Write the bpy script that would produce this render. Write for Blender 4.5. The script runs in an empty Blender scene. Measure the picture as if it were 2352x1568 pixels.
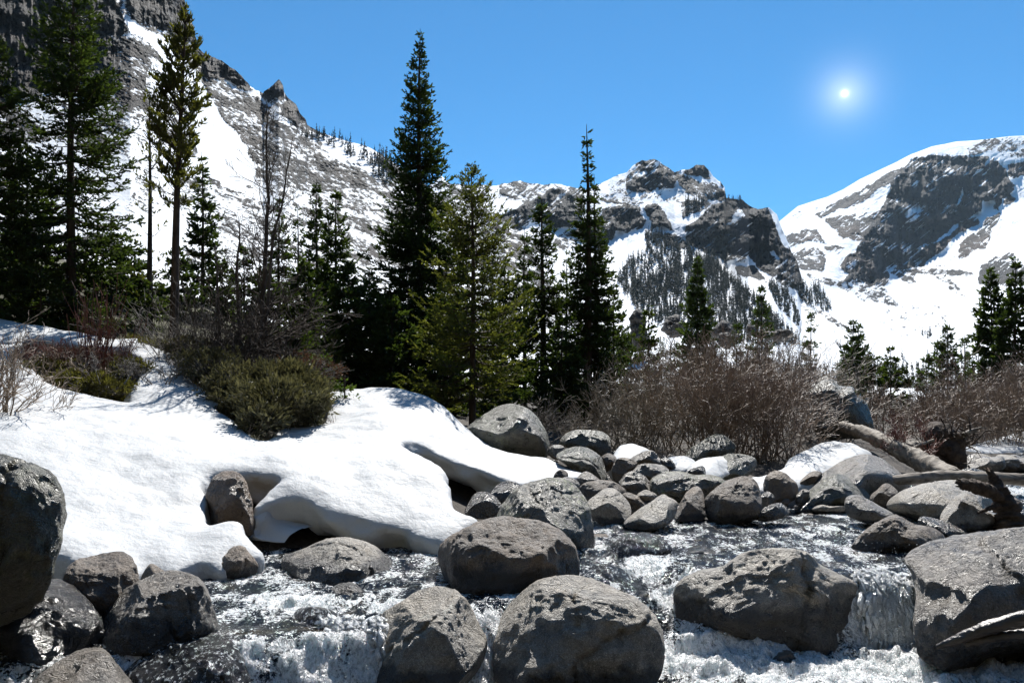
import bpy, bmesh, math, random
import numpy as np
from mathutils import Vector
C = bpy.context.scene
col = C.collection
R = math.radians
# ------------------------------------------------------------------ camera
PITCH = math.atan((915 - 784) / 1900.0)
CAMZ = 1.5
cam = bpy.data.cameras.new('camera'); cam.sensor_width = 36; cam.lens = 36 * 1900 / 2352.0
cam.clip_start = 0.05; cam.clip_end = 30000
camo = bpy.data.objects.new('camera', cam); col.objects.link(camo)
camo.location = (0, 0, CAMZ); camo.rotation_euler = (math.pi / 2 + PITCH, 0, 0)
C.camera = camo
# ------------------------------------------------------------------ sky and sun
SUN_EL, SUN_AZ = R(50), R(12)          # azimuth towards +X from +Y
w = bpy.data.worlds.new('World'); C.world = w; w.use_nodes = True
nt = w.node_tree; nt.nodes.clear()
out = nt.nodes.new('ShaderNodeOutputWorld'); bg = nt.nodes.new('ShaderNodeBackground')
sky = nt.nodes.new('ShaderNodeTexSky'); sky.sky_type = 'NISHITA'; sky.sun_disc = False
sky.sun_elevation = SUN_EL; sky.sun_rotation = SUN_AZ; sky.altitude = 3300
sky.air_density = 1.0; sky.dust_density = 0.15; sky.ozone_density = 3.0
hs = nt.nodes.new('ShaderNodeMix'); hs.data_type = 'RGBA'; hs.blend_type = 'MULTIPLY'
hs.inputs[0].default_value = 1.0; hs.inputs[7].default_value = (0.26, 1.05, 1.36, 1)
nt.links.new(sky.outputs[0], hs.inputs[6])
# glow of the air round the low sun, fixed in the sky
gd = Vector((1940 - 1176, 1900, 0)); 
_a, _b = (1940 - 1176) / 1900, (784 - 215) / 1900
GD = Vector((_a, math.cos(PITCH) - _b * math.sin(PITCH), math.sin(PITCH) + _b * math.cos(PITCH))).normalized()
tc = nt.nodes.new('ShaderNodeTexCoord')
nrm = nt.nodes.new('ShaderNodeVectorMath'); nrm.operation = 'NORMALIZE'
nt.links.new(tc.outputs['Generated'], nrm.inputs[0])
ds = nt.nodes.new('ShaderNodeVectorMath'); ds.operation = 'DISTANCE'
nt.links.new(nrm.outputs[0], ds.inputs[0]); ds.inputs[1].default_value = GD
def wm(op, a, b):
    n = nt.nodes.new('ShaderNodeMath'); n.operation = op
    for i, v in enumerate((a, b)):
        if v is None: continue
        if isinstance(v, (int, float)): n.inputs[i].default_value = v
        else: nt.links.new(v, n.inputs[i])
    return n.outputs[0]
def gauss(sig, amp):
    q = wm('DIVIDE', ds.outputs['Value'], sig); q = wm('POWER', q, 1.25)
    return wm('MULTIPLY', wm('POWER', 2.71828, wm('MULTIPLY', q, -1.0)), amp)
glow = wm('ADD', gauss(0.0200, 6.0), gauss(0.0019, 40.0))
gc = nt.nodes.new('ShaderNodeMix'); gc.data_type = 'RGBA'; gc.blend_type = 'ADD'; gc.inputs[0].default_value = 1
cs = nt.nodes.new('ShaderNodeVectorMath'); cs.operation = 'SCALE'; cs.inputs[0].default_value = (1.0, 0.95, 0.9)
nt.links.new(glow, cs.inputs['Scale'])
nt.links.new(hs.outputs[2], gc.inputs[6]); nt.links.new(cs.outputs[0], gc.inputs[7])
nt.links.new(gc.outputs[2], bg.inputs[0]); bg.inputs[1].default_value = 0.068
nt.links.new(bg.outputs[0], out.inputs[0])
sl = bpy.data.lights.new('sun', 'SUN'); sl.energy = 5.0; sl.angle = R(0.5); sl.color = (1, .965, .91)
so = bpy.data.objects.new('sun', sl); col.objects.link(so)
SD = Vector((math.sin(SUN_AZ) * math.cos(SUN_EL), math.cos(SUN_AZ) * math.cos(SUN_EL), math.sin(SUN_EL)))
so.rotation_euler = SD.to_track_quat('Z', 'Y').to_euler()
C.view_settings.view_transform = 'Standard'; C.view_settings.look = 'None'
C.view_settings.exposure = 0.70; C.view_settings.gamma = 1
C.render.engine = 'CYCLES'
C.cycles.max_bounces = 6; C.cycles.diffuse_bounces = 2; C.cycles.glossy_bounces = 3
C.cycles.transmission_bounces = 3; C.cycles.transparent_max_bounces = 4; C.cycles.volume_bounces = 0
C.cycles.caustics_reflective = False; C.cycles.caustics_refractive = False
C.cycles.use_denoising = True
C.cycles.sample_clamp_indirect = 6

# ------------------------------------------------------------------ helpers
F = 1900.0
SP, CP = math.sin(PITCH), math.cos(PITCH)
def at(px, py, d):
    """point at forward distance d (world Y) seen at photo coordinate px,py (2352 wide)"""
    a = (np.asarray(px, float) - 1176) / F; b = (784 - np.asarray(py, float)) / F
    t = d / (CP - b * SP)
    return np.stack([a * t, np.broadcast_to(d, np.shape(a * t)) * 1.0, CAMZ + (SP + b * CP) * t], -1)
def dz(py, z):
    """forward distance at which the sight line at py meets height z"""
    b = (784 - py) / F
    return (z - CAMZ) * (CP - b * SP) / (SP + b * CP)
def proj(P):
    P = np.asarray(P, float); X, Y, Z = P[..., 0], P[..., 1], P[..., 2] - CAMZ
    dep = Y * CP + Z * SP; up = -Y * SP + Z * CP
    return 1176 + F * X / dep, 784 - F * up / dep
CR = dict(V=(0, 0, .9408), A=(0, 0, 1.7422), B=(800, 0, 1.7422), C=(1600, 250, 2.24), D=(0, 700, 1.6211), E=(800, 800, 1.8089),
          F=(1600, 900, 2.0444), G=(400, 0, 2.6133), H=(400, 600, 3.1367), I=(1300, 950, 3.92), J=(1900, 950, 3.92),
          K=(500, 1250, 3.76), L=(1450, 350, 3.136), M=(1350, 750, 2.94), N=(2050, 550, 2.851), O=(0, 700, 3.92))
def cv(k, pts):
    ox, oy, s = CR[k]; p = np.asarray(pts, float).reshape(-1, 2)
    return (np.array([ox, oy]) + p / s) * 0.9408

def _h(i, j, k, seed):
    n = (i.astype(np.int64) * 374761393 + j.astype(np.int64) * 668265263 + k.astype(np.int64) * 2147483647 + seed * 974711) & 0xffffffff
    n = ((n ^ (n >> 13)) * 1274126177) & 0xffffffff
    n = ((n ^ (n >> 16)) * 2246822519) & 0xffffffff
    return ((n ^ (n >> 15)) & 0xffff) / 65535.0
def noise(P, seed=0):
    P = np.asarray(P, float); f = np.floor(P).astype(np.int64); t = P - f; t = t * t * t * (t * (t * 6 - 15) + 10)
    i, j, k = f[..., 0], f[..., 1], f[..., 2]; x, y, z = t[..., 0], t[..., 1], t[..., 2]
    def L(a, b, u): return a + (b - a) * u
    c = [[[_h(i + a, j + b, k + c_, seed) for c_ in (0, 1)] for b in (0, 1)] for a in (0, 1)]
    return L(L(L(c[0][0][0], c[1][0][0], x), L(c[0][1][0], c[1][1][0], x), y),
             L(L(c[0][0][1], c[1][0][1], x), L(c[0][1][1], c[1][1][1], x), y), z) * 2 - 1
def fbm(P, o=4, seed=0, ridged=False, gain=.5):
    P = np.asarray(P, float); s = 0; a = 1; tot = 0
    for q in range(o):
        n = noise(P, seed + q * 17)
        if ridged: n = 1 - 2 * np.abs(n)
        s = s + a * n; tot += a; a *= gain; P = P * 2.03 + 11.3
    return s / tot
def P3(x, y, z=0.):
    x, y, z = np.broadcast_arrays(np.asarray(x, float), y, z); return np.stack([x, y, z], -1)
def sstep(a, b, x):
    t = np.clip((x - a) / (b - a), 0, 1); return t * t * (3 - 2 * t)
def pip(poly, x, y):
    poly = np.asarray(poly, float); ins = np.zeros(np.shape(x), bool)
    x2, y2 = poly[-1]
    for x1, y1 in poly:
        if y1 != y2:
            c = ((y1 > y) != (y2 > y)) & (x < (x2 - x1) * (y - y1) / (y2 - y1) + x1)
            ins ^= c
        x2, y2 = x1, y1
    return ins
def pdist(poly, x, y, closed=True):
    poly = np.asarray(poly, float); D = np.full(np.shape(x), 1e9)
    n = len(poly)
    for q in range(n if closed else n - 1):
        a, b = poly[q], poly[(q + 1) % n]; e = b - a; L2 = (e @ e) + 1e-12
        t = np.clip(((x - a[0]) * e[0] + (y - a[1]) * e[1]) / L2, 0, 1)
        D = np.minimum(D, np.hypot(x - a[0] - t * e[0], y - a[1] - t * e[1]))
    return D
class TPS:
    def __init__(s, pts, lam=.02):
        pts = np.asarray(pts, float); s.c = pts[:, :2]; n = len(pts)
        r = np.linalg.norm(s.c[:, None] - s.c[None], axis=-1)
        A = np.zeros((n + 3, n + 3)); A[:n, :n] = s.k(r) + lam * np.eye(n)
        A[:n, n] = 1; A[:n, n + 1:] = s.c; A[n:, :n] = A[:n, n:].T
        s.w = np.linalg.solve(A, np.concatenate([pts[:, 2], np.zeros(3)]))
    @staticmethod
    def k(r): return np.where(r > 0, r * r * np.log(np.maximum(r, 1e-9)), 0)
    def __call__(s, x, y):
        x = np.asarray(x, float); o = s.w[-3] + s.w[-2] * x + s.w[-1] * y
        for (cx, cy), w_ in zip(s.c, s.w[:-3]):
            r2 = (x - cx) ** 2 + (y - cy) ** 2
            o = o + w_ * .5 * r2 * np.log(np.maximum(r2, 1e-12))
        return o
def mesh_np(name, V, Fc, mat=None, smooth=True, attrs=None):
    me = bpy.data.meshes.new(name); V = np.ascontiguousarray(V, np.float32).reshape(-1, 3); Fc = np.ascontiguousarray(Fc, np.int32)
    k = Fc.shape[1]
    me.vertices.add(len(V)); me.vertices.foreach_set('co', V.ravel())
    me.loops.add(Fc.size); me.loops.foreach_set('vertex_index', Fc.ravel())
    me.polygons.add(len(Fc)); me.polygons.foreach_set('loop_start', np.arange(0, Fc.size, k, dtype=np.int32))
    me.polygons.foreach_set('use_smooth', np.full(len(Fc), smooth))
    me.update(calc_edges=True)
    for an, av in (attrs or {}).items():
        a = me.attributes.new(an, 'FLOAT', 'POINT'); a.data.foreach_set('value', np.ascontiguousarray(av, np.float32).ravel())
    if mat: me.materials.append(mat)
    return me
def grid_faces(nr, nc):
    i = np.arange(nr - 1)[:, None] * nc + np.arange(nc - 1)[None]; i = i.ravel()
    return np.stack([i, i + 1, i + nc + 1, i + nc], -1)
def link(name, me, parent=None, loc=None):
    o = bpy.data.objects.new(name, me); col.objects.link(o)
    if loc is not None: o.location = loc
    if parent is not None: o.parent = parent
    return o
def tag(o, label=None, cat=None, group=None, kind=None):
    if label: o['label'] = label
    if cat: o['category'] = cat
    if group: o['group'] = group
    if kind: o['kind'] = kind
    return o
def part(name, V, Fc, mat, parent, smooth=True):
    """part mesh given in world coordinates, parented to an empty that is only translated"""
    V = np.asarray(V, float) - np.array(parent.location)
    return link(name, mesh_np(name, V, Fc, mat, smooth), parent)
def empty(name, loc, label, cat, group=None):
    o = bpy.data.objects.new(name, None); col.objects.link(o); o.location = loc; o.empty_display_size = .2
    return tag(o, label, cat, group)

# ------------------------------------------------------------------ materials
def newmat(name):
    m = bpy.data.materials.new(name); m.use_nodes = True; t = m.node_tree
    return m, t, t.nodes['Principled BSDF'], t.nodes['Material Output']
class NB:
    def __init__(s, t): s.t = t
    def n(s, ty, **kw):
        nd = s.t.nodes.new(ty)
        for k, v in kw.items(): setattr(nd, k, v)
        return nd
    def set(s, sock, v):
        if hasattr(v, 'is_output') or isinstance(v, bpy.types.NodeSocket): s.t.links.new(v, sock)
        else: sock.default_value = v
    def tex(s, scale=5, detail=4, rough=.55, vec=None, dist=0., out=0):
        nd = s.n('ShaderNodeTexNoise'); nd.inputs['Scale'].default_value = scale; nd.inputs['Detail'].default_value = detail
        nd.inputs['Roughness'].default_value = rough; nd.inputs['Distortion'].default_value = dist
        if vec is not None: s.t.links.new(vec, nd.inputs['Vector'])
        return nd.outputs[out]
    def vor(s, scale, vec=None, feature='F1'):
        nd = s.n('ShaderNodeTexVoronoi'); nd.feature = feature; nd.inputs['Scale'].default_value = scale
        if vec is not None: s.t.links.new(vec, nd.inputs['Vector'])
        return nd.outputs['Distance']
    def ramp(s, v, stops, interp='LINEAR'):
        nd = s.n('ShaderNodeValToRGB'); cr = nd.color_ramp; cr.interpolation = interp
        while len(cr.elements) < len(stops): cr.elements.new(.5)
        for e, (p, c) in zip(cr.elements, stops):
            e.position = p; e.color = (c, c, c, 1) if isinstance(c, (int, float)) else tuple(c) + (1,)
        s.t.links.new(v, nd.inputs[0]); return nd.outputs[0]
    def mix(s, f, a, b, blend='MIX'):
        nd = s.n('ShaderNodeMix', data_type='RGBA', blend_type=blend)
        s.set(nd.inputs[0], f)
        for i, v in ((6, a), (7, b)):
            if isinstance(v, tuple): nd.inputs[i].default_value = v + (1,)
            else: s.t.links.new(v, nd.inputs[i])
        return nd.outputs[2]
    def m(s, op, a, b=0., c=None, clamp=False):
        nd = s.n('ShaderNodeMath', operation=op); nd.use_clamp = clamp; s.set(nd.inputs[0], a); s.set(nd.inputs[1], b)
        if c is not None: s.set(nd.inputs[2], c)
        return nd.outputs[0]
    def bump(s, h, strength=.5, dist=.02, nrm=None):
        nd = s.n('ShaderNodeBump'); nd.inputs['Strength'].default_value = strength; nd.inputs['Distance'].default_value = dist
        s.t.links.new(h, nd.inputs['Height'])
        if nrm is not None: s.t.links.new(nrm, nd.inputs['Normal'])
        return nd.outputs[0]
    def attr(s, name):
        nd = s.n('ShaderNodeAttribute'); nd.attribute_name = name; return nd.outputs['Fac']
    def mapv(s, src, scale=(1, 1, 1), rot=(0, 0, 0)):
        nd = s.n('ShaderNodeMapping'); nd.inputs['Scale'].default_value = scale; nd.inputs['Rotation'].default_value = rot
        s.t.links.new(src, nd.inputs['Vector']); return nd.outputs[0]
    def obj(s): return s.n('ShaderNodeTexCoord').outputs['Object']
    def pos(s): return s.n('ShaderNodeNewGeometry').outputs['Position']

def mat_rock(name, dark, light, tint, lichen=0., wet=0., dry_rough=.42, fine=1.):
    m, t, b, o = newmat(name); q = NB(t); ob = q.pos()
    big = q.tex(2.2 * fine, 5, .6, ob); mid = q.tex(11 * fine, 6, .7, ob, .4); gr = q.tex(90 * fine, 4, .7, ob)
    sp = q.tex(170 * fine, 2, .6, ob)
    c = q.ramp(mid, [(.30, dark), (.48, tuple((a + b_) / 2 for a, b_ in zip(dark, light))), (.66, light)])
    c = q.mix(q.ramp(big, [(.40, 0), (.62, .75)]), c, tint)
    c = q.mix(q.ramp(gr, [(.36, .55), (.60, 0)]), c, tuple(v * .45 for v in dark))
    c = q.mix(q.ramp(sp, [(.60, 0), (.68, .55)]), c, tuple(min(1, v * 2.1) for v in light))
    veins = q.tex(5 * fine, 3, .5, ob, 1.2)
    c = q.mix(q.ramp(veins, [(.49, 0), (.5, .22), (.51, 0)]), c, tuple(v * .4 for v in dark))
    c = q.mix(q.ramp(q.tex(8 * fine, 5, .8, ob, .3), [(.60, 0), (.64, .45)]), c, tuple(min(.6, v * 1.25 + .04) for v in light))
    if lichen:
        nz = q.n('ShaderNodeSeparateXYZ'); t.links.new(q.n('ShaderNodeNewGeometry').outputs['Normal'], nz.inputs[0])
        lm = q.m('MULTIPLY', q.ramp(q.tex(16 * fine, 6, .75, ob), [(.5, 0), (.58, 1)]), q.ramp(big, [(.42, 0), (.56, lichen)]))
        c = q.mix(lm, c, (.17, .185, .075))
    # wet zone by the water, darkened further to paint shade onto rock bases; irregular edge
    wet_shade_mask = q.ramp(q.m('ADD', q.attr('wet'), q.m('MULTIPLY', q.m('SUBTRACT', q.tex(7, 5, .7, ob), .5), .9)), [(.42, 0), (.62, 1)])
    c = q.mix(q.m('MULTIPLY', wet_shade_mask, .90), c, tuple(v * .22 for v in dark)); t.links.new(c, b.inputs['Base Color'])
    rg = q.ramp(mid, [(.35, max(.24, dry_rough - .2 - wet * .2)), (.65, max(.30, dry_rough + .1 - wet * .45))])
    rg = q.m('MULTIPLY', rg, q.ramp(wet_shade_mask, [(0, 1), (1, .7)])); t.links.new(rg, b.inputs['Roughness'])
    b.inputs['Specular IOR Level'].default_value = .75 + .2 * wet
    cr = q.vor(3.2 * fine, ob, 'DISTANCE_TO_EDGE')
    h = q.m('ADD', q.m('MULTIPLY', mid, 1.0), q.m('MULTIPLY', gr, .22))
    h = q.m('ADD', h, q.m('MULTIPLY', q.ramp(veins, [(.47, 0), (.5, -1 + 0.), (.53, 0)]), 0.0))
    h = q.m('ADD', h, q.m('MULTIPLY', q.tex(30 * fine, 5, .7, ob, .6), .5))
    if True:
        pit = q.ramp(q.vor(26 * fine, ob), [(.0, 0), (.28, 1)])
        h = q.m('ADD', h, q.m('MULTIPLY', pit, .16)); h = q.m('ADD', h, q.m('MULTIPLY', q.ramp(q.tex(3.6 * fine, 4, .6, ob, 1.5), [(.47, 1), (.495, .1), (.52, 1)]), .22))
    t.links.new(q.bump(h, 1., .045 / fine), b.inputs['Normal'])
    return m
def mat_snow():
    m, t, b, o = newmat('snow'); q = NB(t); ob = q.pos()
    c = q.mix(q.ramp(q.tex(3.0, 6, .7, ob), [(.45, 0), (.75, .35)]), (.555, .565, .57), (.46, .465, .465))
    c = q.mix(q.ramp(q.tex(48, 3, .6, ob), [(.675, 0), (.72, .55)]), c, (.35, .31, .26))
    t.links.new(c, b.inputs['Base Color']); b.inputs['Roughness'].default_value = .62
    b.inputs['Specular IOR Level'].default_value = .25
    b.inputs['Subsurface Weight'].default_value = .25; b.inputs['Subsurface Radius'].default_value = (.10, .13, .16)
    h = q.m('ADD', q.tex(5, 4, .6, ob), q.m('MULTIPLY', q.tex(110, 2, .6, ob), .05))
    t.links.new(q.bump(h, .40, .08), b.inputs['Normal'])
    return m
def mat_mount(name, dark, light, rust, snowc=(.86, .89, .92), sc=.05, rib=(1, 1, .25)):
    m, t, b, o = newmat(name); q = NB(t); ob = q.pos(); at_ = q.attr('rock')
    v = q.mapv(ob, rib)
    n1 = q.tex(sc, 8, .68, v); n2 = q.tex(sc * 7, 6, .7, ob)
    rc = q.ramp(n1, [(.35, dark), (.6, light)]); rc = q.mix(q.ramp(q.tex(sc * .5, 5, .6, v), [(.5, 0), (.62, .7)]), rc, rust)
    rc = q.mix(q.ramp(n2, [(.40, .6), (.60, 0)]), rc, tuple(x * .35 for x in dark))
    f = q.m('ADD', at_, q.m('ADD', q.m('MULTIPLY', q.m('SUBTRACT', n2, .5), 1.5), q.m('MULTIPLY', q.m('SUBTRACT', q.tex(sc * 20, 4, .7, ob), .5), .9)))
    f = q.ramp(f, [(.46, 0), (.54, 1)])
    t.links.new(q.mix(f, snowc, rc), b.inputs['Base Color'])
    b.inputs['Roughness'].default_value = .75; b.inputs['Specular IOR Level'].default_value = .2
    h = q.m('MULTIPLY', q.m('ADD', n1, q.m('MULTIPLY', n2, .35)), q.m('ADD', q.m('MULTIPLY', f, .9), .1))
    t.links.new(q.bump(h, .9, 1.3 / sc), b.inputs['Normal'])
    return m
def mat_plain(name, c1, c2, scale=8, rough=.8, bump=.3, bd=.01, spec=.3, transl=None, det=4, stretch=None):
    m, t, b, o = newmat(name); q = NB(t); ob = q.pos()
    if stretch: ob = q.mapv(ob, stretch)
    n = q.tex(scale, det, .65, ob)
    c = q.ramp(n, [(.35, c1), (.65, c2)]); t.links.new(c, b.inputs['Base Color'])
    b.inputs['Roughness'].default_value = rough; b.inputs['Specular IOR Level'].default_value = spec
    if bump: t.links.new(q.bump(n, bump, bd), b.inputs['Normal'])
    if transl:
        tr = q.n('ShaderNodeBsdfTranslucent'); t.links.new(q.mix(1.0, c, transl[1], 'MULTIPLY'), tr.inputs[0])
        ms = q.n('ShaderNodeMixShader'); ms.inputs[0].default_value = transl[0]
        t.links.new(b.outputs[0], ms.inputs[1]); t.links.new(tr.outputs[0], ms.inputs[2]); t.links.new(ms.outputs[0], o.inputs[0])
    return m
# ------------------------------------------------------------------ mountains
M_MIDM = mat_mount('middle_mountain_rock', (.008, .012, .020), (.026, .031, .042), (.040, .032, .032), sc=.028, rib=(1, 1, .35))
M_RIGHTM = mat_mount('far_mountain_rock', (.014, .018, .027), (.052, .052, .060), (.105, .062, .048), sc=.012, rib=(1, 1, .3))
M_LEFTM = mat_mount('left_mountain_rock', (.020, .021, .024), (.085, .082, .078), (.07, .048, .040), sc=.10, rib=(1, 1, .5))

def blur(a, k, axis):
    if k < 1: return a
    ker = np.ones(2 * k + 1) / (2 * k + 1)
    pad = [(0, 0)] * a.ndim; pad[axis] = (k, k); ap = np.pad(a, pad, mode='edge')
    return np.apply_along_axis(lambda v: np.convolve(v, ker, 'valid'), axis, ap)
def ridge_jag(x, seed, amp):
    return amp * (fbm(P3(x / 34., 0.), 5, seed, gain=.65)) 
class Mount:
    def __init__(s, name, x0, x1, nc, nr, ridge, base, dr, db, polys, mat, seed, jag=4, relief=.012, warp=14, streak=None, cliffw=.10, lab=None, kscale=1.0, bl=52, top=0, fine=0., back=1.25):
        xs = np.linspace(x0, x1, nc); t = np.linspace(0, 1, nr)
        ri = np.asarray(ridge, float); ba = np.asarray(base, float); dr = np.asarray(dr, float); db = np.asarray(db, float)
        ry0 = np.interp(xs, ri[:, 0], ri[:, 1]); ry = ry0 + ridge_jag(xs, seed, jag) * np.interp(xs, *np.array(s_jag(polys)).T if s_jag(polys) else ([0, 1], [1, 1]))
        by = np.interp(xs, ba[:, 0], ba[:, 1]); Dr = np.interp(xs, dr[:, 0], dr[:, 1]); Db = np.interp(xs, db[:, 0], db[:, 1])
        PX = np.broadcast_to(xs, (nr, nc)).copy(); PY = by[None] + (ry0 - by)[None] * t[:, None] + (ry - ry0)[None] * (t[:, None] ** 14)
        wx = PX + warp * fbm(P3(PX / 60., PY / 60., 3.), 6, seed + 5, gain=.62); wy = PY + warp * fbm(P3(PX / 60., PY / 60., 9.), 6, seed + 9, gain=.62)
        if top: wy = np.where(PY < ry0[None] + top, np.maximum(wy, ry0[None] + top), wy)
        dens = np.zeros((nr, nc)); cl = np.zeros((nr, nc))
        for pl in polys:
            if pl[0] == 'jag': continue
            den, k, pts = pl[:3]; poly = cv(k, pts) if k else np.asarray(pts, float)
            ins = pip(poly, wx, wy)
            dens = np.where(ins, den, dens)
            if den >= .85: cl = np.where(ins, 1., cl)
            elif den < .3: cl = np.where(ins, 0., cl)
        s.cl = cl
        wgt = 1 - (1 - cliffw) * cl; wgt = blur(blur(wgt, 5, 1), 3, 0)
        cs_ = np.cumsum(wgt, 0); cs_ = (cs_ - cs_[:1]) / (cs_[-1:] - cs_[:1])
        cs_ = blur(blur(blur(cs_, bl, 1), bl, 1), bl // 2, 1)
        D = Db[None] + (Dr - Db)[None] * cs_
        if streak:   # direction of streaks in the slope, along-length scale, across scale
            an, la, lc = streak; ca, sa = math.cos(an), math.sin(an)
            u = (PX * ca + PY * sa) / la; v = (-PX * sa + PY * ca) / lc
        else: u, v = (PX * .9 + PY * .45) / 13. / kscale, (PY * .9 - PX * .35) / 6. / kscale
        n = fbm(P3(u, v, 1.), 5, seed + 31, gain=.72)
        n = n + fine * 2.4 * fbm(P3((PX * .75 - PY * .66) / 22., (PX * .66 + PY * .75) / 4., 4.), 4, seed + 41, gain=.7)
        nn = n * .5 + .5 + .06
        # density to threshold: dens .5 -> half covered
        rk = np.clip(.5 + (dens - (1 - nn) ) * 1.8 + np.where(dens <= .02, -1, 0) + np.where(dens >= .97, .30, 0), 0, 1)
        if streak:
            u2, v2 = (PX * ca + PY * sa) / 70., (-PX * sa + PY * ca) / 13.
            rk = rk + np.where((dens > .2) & (dens < .8), .75 * fbm(P3(u2, v2, 6.), 4, seed + 61, gain=.6), 0)
        if fine:
            sn = fbm(P3((PX * .8 - PY * .6) / 26. + 3, (PX * .6 + PY * .8) / 3.2, 8.), 4, seed + 51, gain=.6) + .5 * fbm(P3(PX / 50., PY / 30., 2.), 3, seed + 52)
            rk = rk - .75 * sstep(.30, .46, sn)
        cliffn = fbm(P3(PX / 16., PY / 60., 5.), 5, seed + 77, ridged=True, gain=.6)
        cliff2 = fbm(P3(PX / 40., PY / 25., 7.), 4, seed + 78)
        D = D * (1 - relief * cl_s(cl) * (cliffn * .6 + cliff2 * .9)) * (1 - relief * .30 * rk * (nn - .4)) * (1 + relief * .35 * fbm(P3(PX / 90, PY / 45, 2.), 3, seed + 3))
        s.PX, s.PY, s.D, s.t = PX, PY, D, t
        P = at(PX, PY, D)
        s.P = P
        # far side going down behind the ridge
        bk = []
        for q in range(1, 7):
            B = at(xs, ry, D[-1] * (1 + (back - 1) * q / 6.)); B[:, 2] = P[-1, :, 2] - (P[-1, :, 2] - 0) * (q / 6.) ** 1.2; bk.append(B)
        A = np.concatenate([P, np.array(bk)]); rkA = np.concatenate([rk, np.repeat(rk[-1:], 6, 0)])
        me = mesh_np(name, A, grid_faces(nr + 6, nc), mat, True, {'rock': rkA})
        s.o = tag(link(name, me), lab, None, None, 'structure')
    def locate(s, px, py):
        """surface points for photo coordinates, by nearest column and row"""
        ci = np.clip(((px - s.PX[0, 0]) / (s.PX[0, 1] - s.PX[0, 0])).round().astype(int), 0, s.PX.shape[1] - 1)
        y0, y1 = s.PY[0, ci], s.PY[-1, ci]; ti = (py - y0) / (y1 - y0)
        ok = (ti > 0) & (ti < 1); ri = np.clip((ti * (s.PX.shape[0] - 1)).round().astype(int), 0, s.PX.shape[0] - 1)
        return s.P[ri, ci], ok
def s_jag(polys):
    for p in polys:
        if p[0] == 'jag': return p[1]
    return None
def cl_s(c): return blur(blur(blur(c, 5, 1), 5, 1), 4, 0)

right_polys = [
 ('jag', [(1790, .15), (2350, .2), (2500, .3)]),
 (.45, 'C', [(1690,290),(1700,230),(1800,205),(1960,190),(2050,195),(2060,300),(1930,290),(1820,250)]),
 (.72, 'C', [(850,620),(940,570),(1080,490),(1200,440),(1300,370),(1360,350),(1290,455),(1220,480),(1120,540),(1000,590),(900,630)]),
 (.60, 'C', [(930,640),(1100,590),(1230,590),(1180,680),(1130,750),(1060,730),(1010,700)]),
 (.55, 'C', [(700,740),(760,710),(900,690),(935,760),(820,775),(750,790)]),
 (.8, 'C', [(930,775),(1000,765),(1055,795),(1000,812),(940,800)]),
 (.55, 'C', [(740,830),(820,790),(900,800),(940,850),(920,930),(800,920),(740,880)]),
 (1., 'C', [(1365,350),(1420,310),(1500,298),(1600,300),(1680,285),(1800,290),(1870,310),(1920,370),(1970,460),(1945,520),(1880,535),(1790,545),(1770,600),(1700,640),(1640,665),(1560,705),(1500,755),(1440,800),(1400,830),(1330,880),(1200,912),(1060,930),(1025,885),(1080,820),(1140,740),(1170,670),(1225,600),(1265,520),(1285,450),(1310,400)]),
 (.05, 'C', [(1790,330),(1830,290),(1845,300),(1800,345)]),
 (.05, 'C', [(1630,550),(1700,495),(1690,520),(1640,560)]),
 (.9, 'C', [(1290,905),(1400,830),(1500,760),(1640,690),(1640,725),(1560,790),(1500,840),(1450,880),(1340,905)]),
 (.93, 'C', [(985,985),(1080,915),(1260,900),(1280,960),(1250,1020),(1190,1030),(1100,1000),(1020,990)]),
 (.45, 'C', [(820,940),(960,960),(1110,990),(1240,1040),(1340,1110),(1330,1130),(1200,1110),(1130,1100),(1100,1060),(960,1000),(850,980)]),
 (.5, 'C', [(1280,920),(1440,890),(1560,900),(1740,930),(1700,960),(1560,940),(1430,920),(1420,1010),(1330,980)]),
 (.45, 'C', [(1540,950),(1600,950),(1650,1020),(1690,1070),(1640,1060),(1580,1000)]),
 (.95, 'C', [(1640,665),(1740,633),(1762,670),(1700,705),(1640,722)]),
 (.6, 'C', [(1640,850),(1650,790),(1700,740),(1760,690),(1800,640),(1900,610),(1830,690),(1800,780),(1700,850)]),
 (.97, 'C', [(1925,330),(1990,310),(2100,320),(2100,380),(1975,415),(1940,400)]),
 (.95, 'C', [(1850,540),(1885,525),(1875,605),(1845,600)]),
 (.95, 'C', [(1890,555),(1960,505),(1988,540),(1940,568)]),
 (.85, 'C', [(1550,880),(1620,840),(1600,870)]),
 (.7, 'C', [(1820,870),(1860,835),(1950,812),(1960,830),(1900,860)]),
 (.8, 'C', [(1760,960),(1790,880),(1900,860),(2100,880),(2100,1010),(1960,1000),(1860,1010),(1770,1000)]),
 (.45, 'C', [(850,1120),(900,1150),(1000,1210),(1070,1270),(1040,1280),(950,1210),(870,1160)]),
 (.22, 'C', [(1180,1160),(1500,1100),(1700,1200),(1500,1300),(1300,1300)]),
]
MR = Mount('mountain_right', 1600, 2750, 700, 330,
  [(1600,640),(1700,560),(1788,510),(1832,474),(1900,452),(1935,436),(1975,412),(2030,386),(2060,372),(2092,355),(2140,337),(2195,326),(2250,322),(2320,313),(2352,312),(2450,318),(2560,345),(2750,420)],
  [(1600,912),(2750,912)], [(1600,2100),(2352,2300),(2750,2100)], [(1600,420),(2352,420),(2750,420)], right_polys, M_RIGHTM, 3, jag=2.5, fine=.14, relief=.034, warp=20,
  cliffw=.16)
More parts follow.
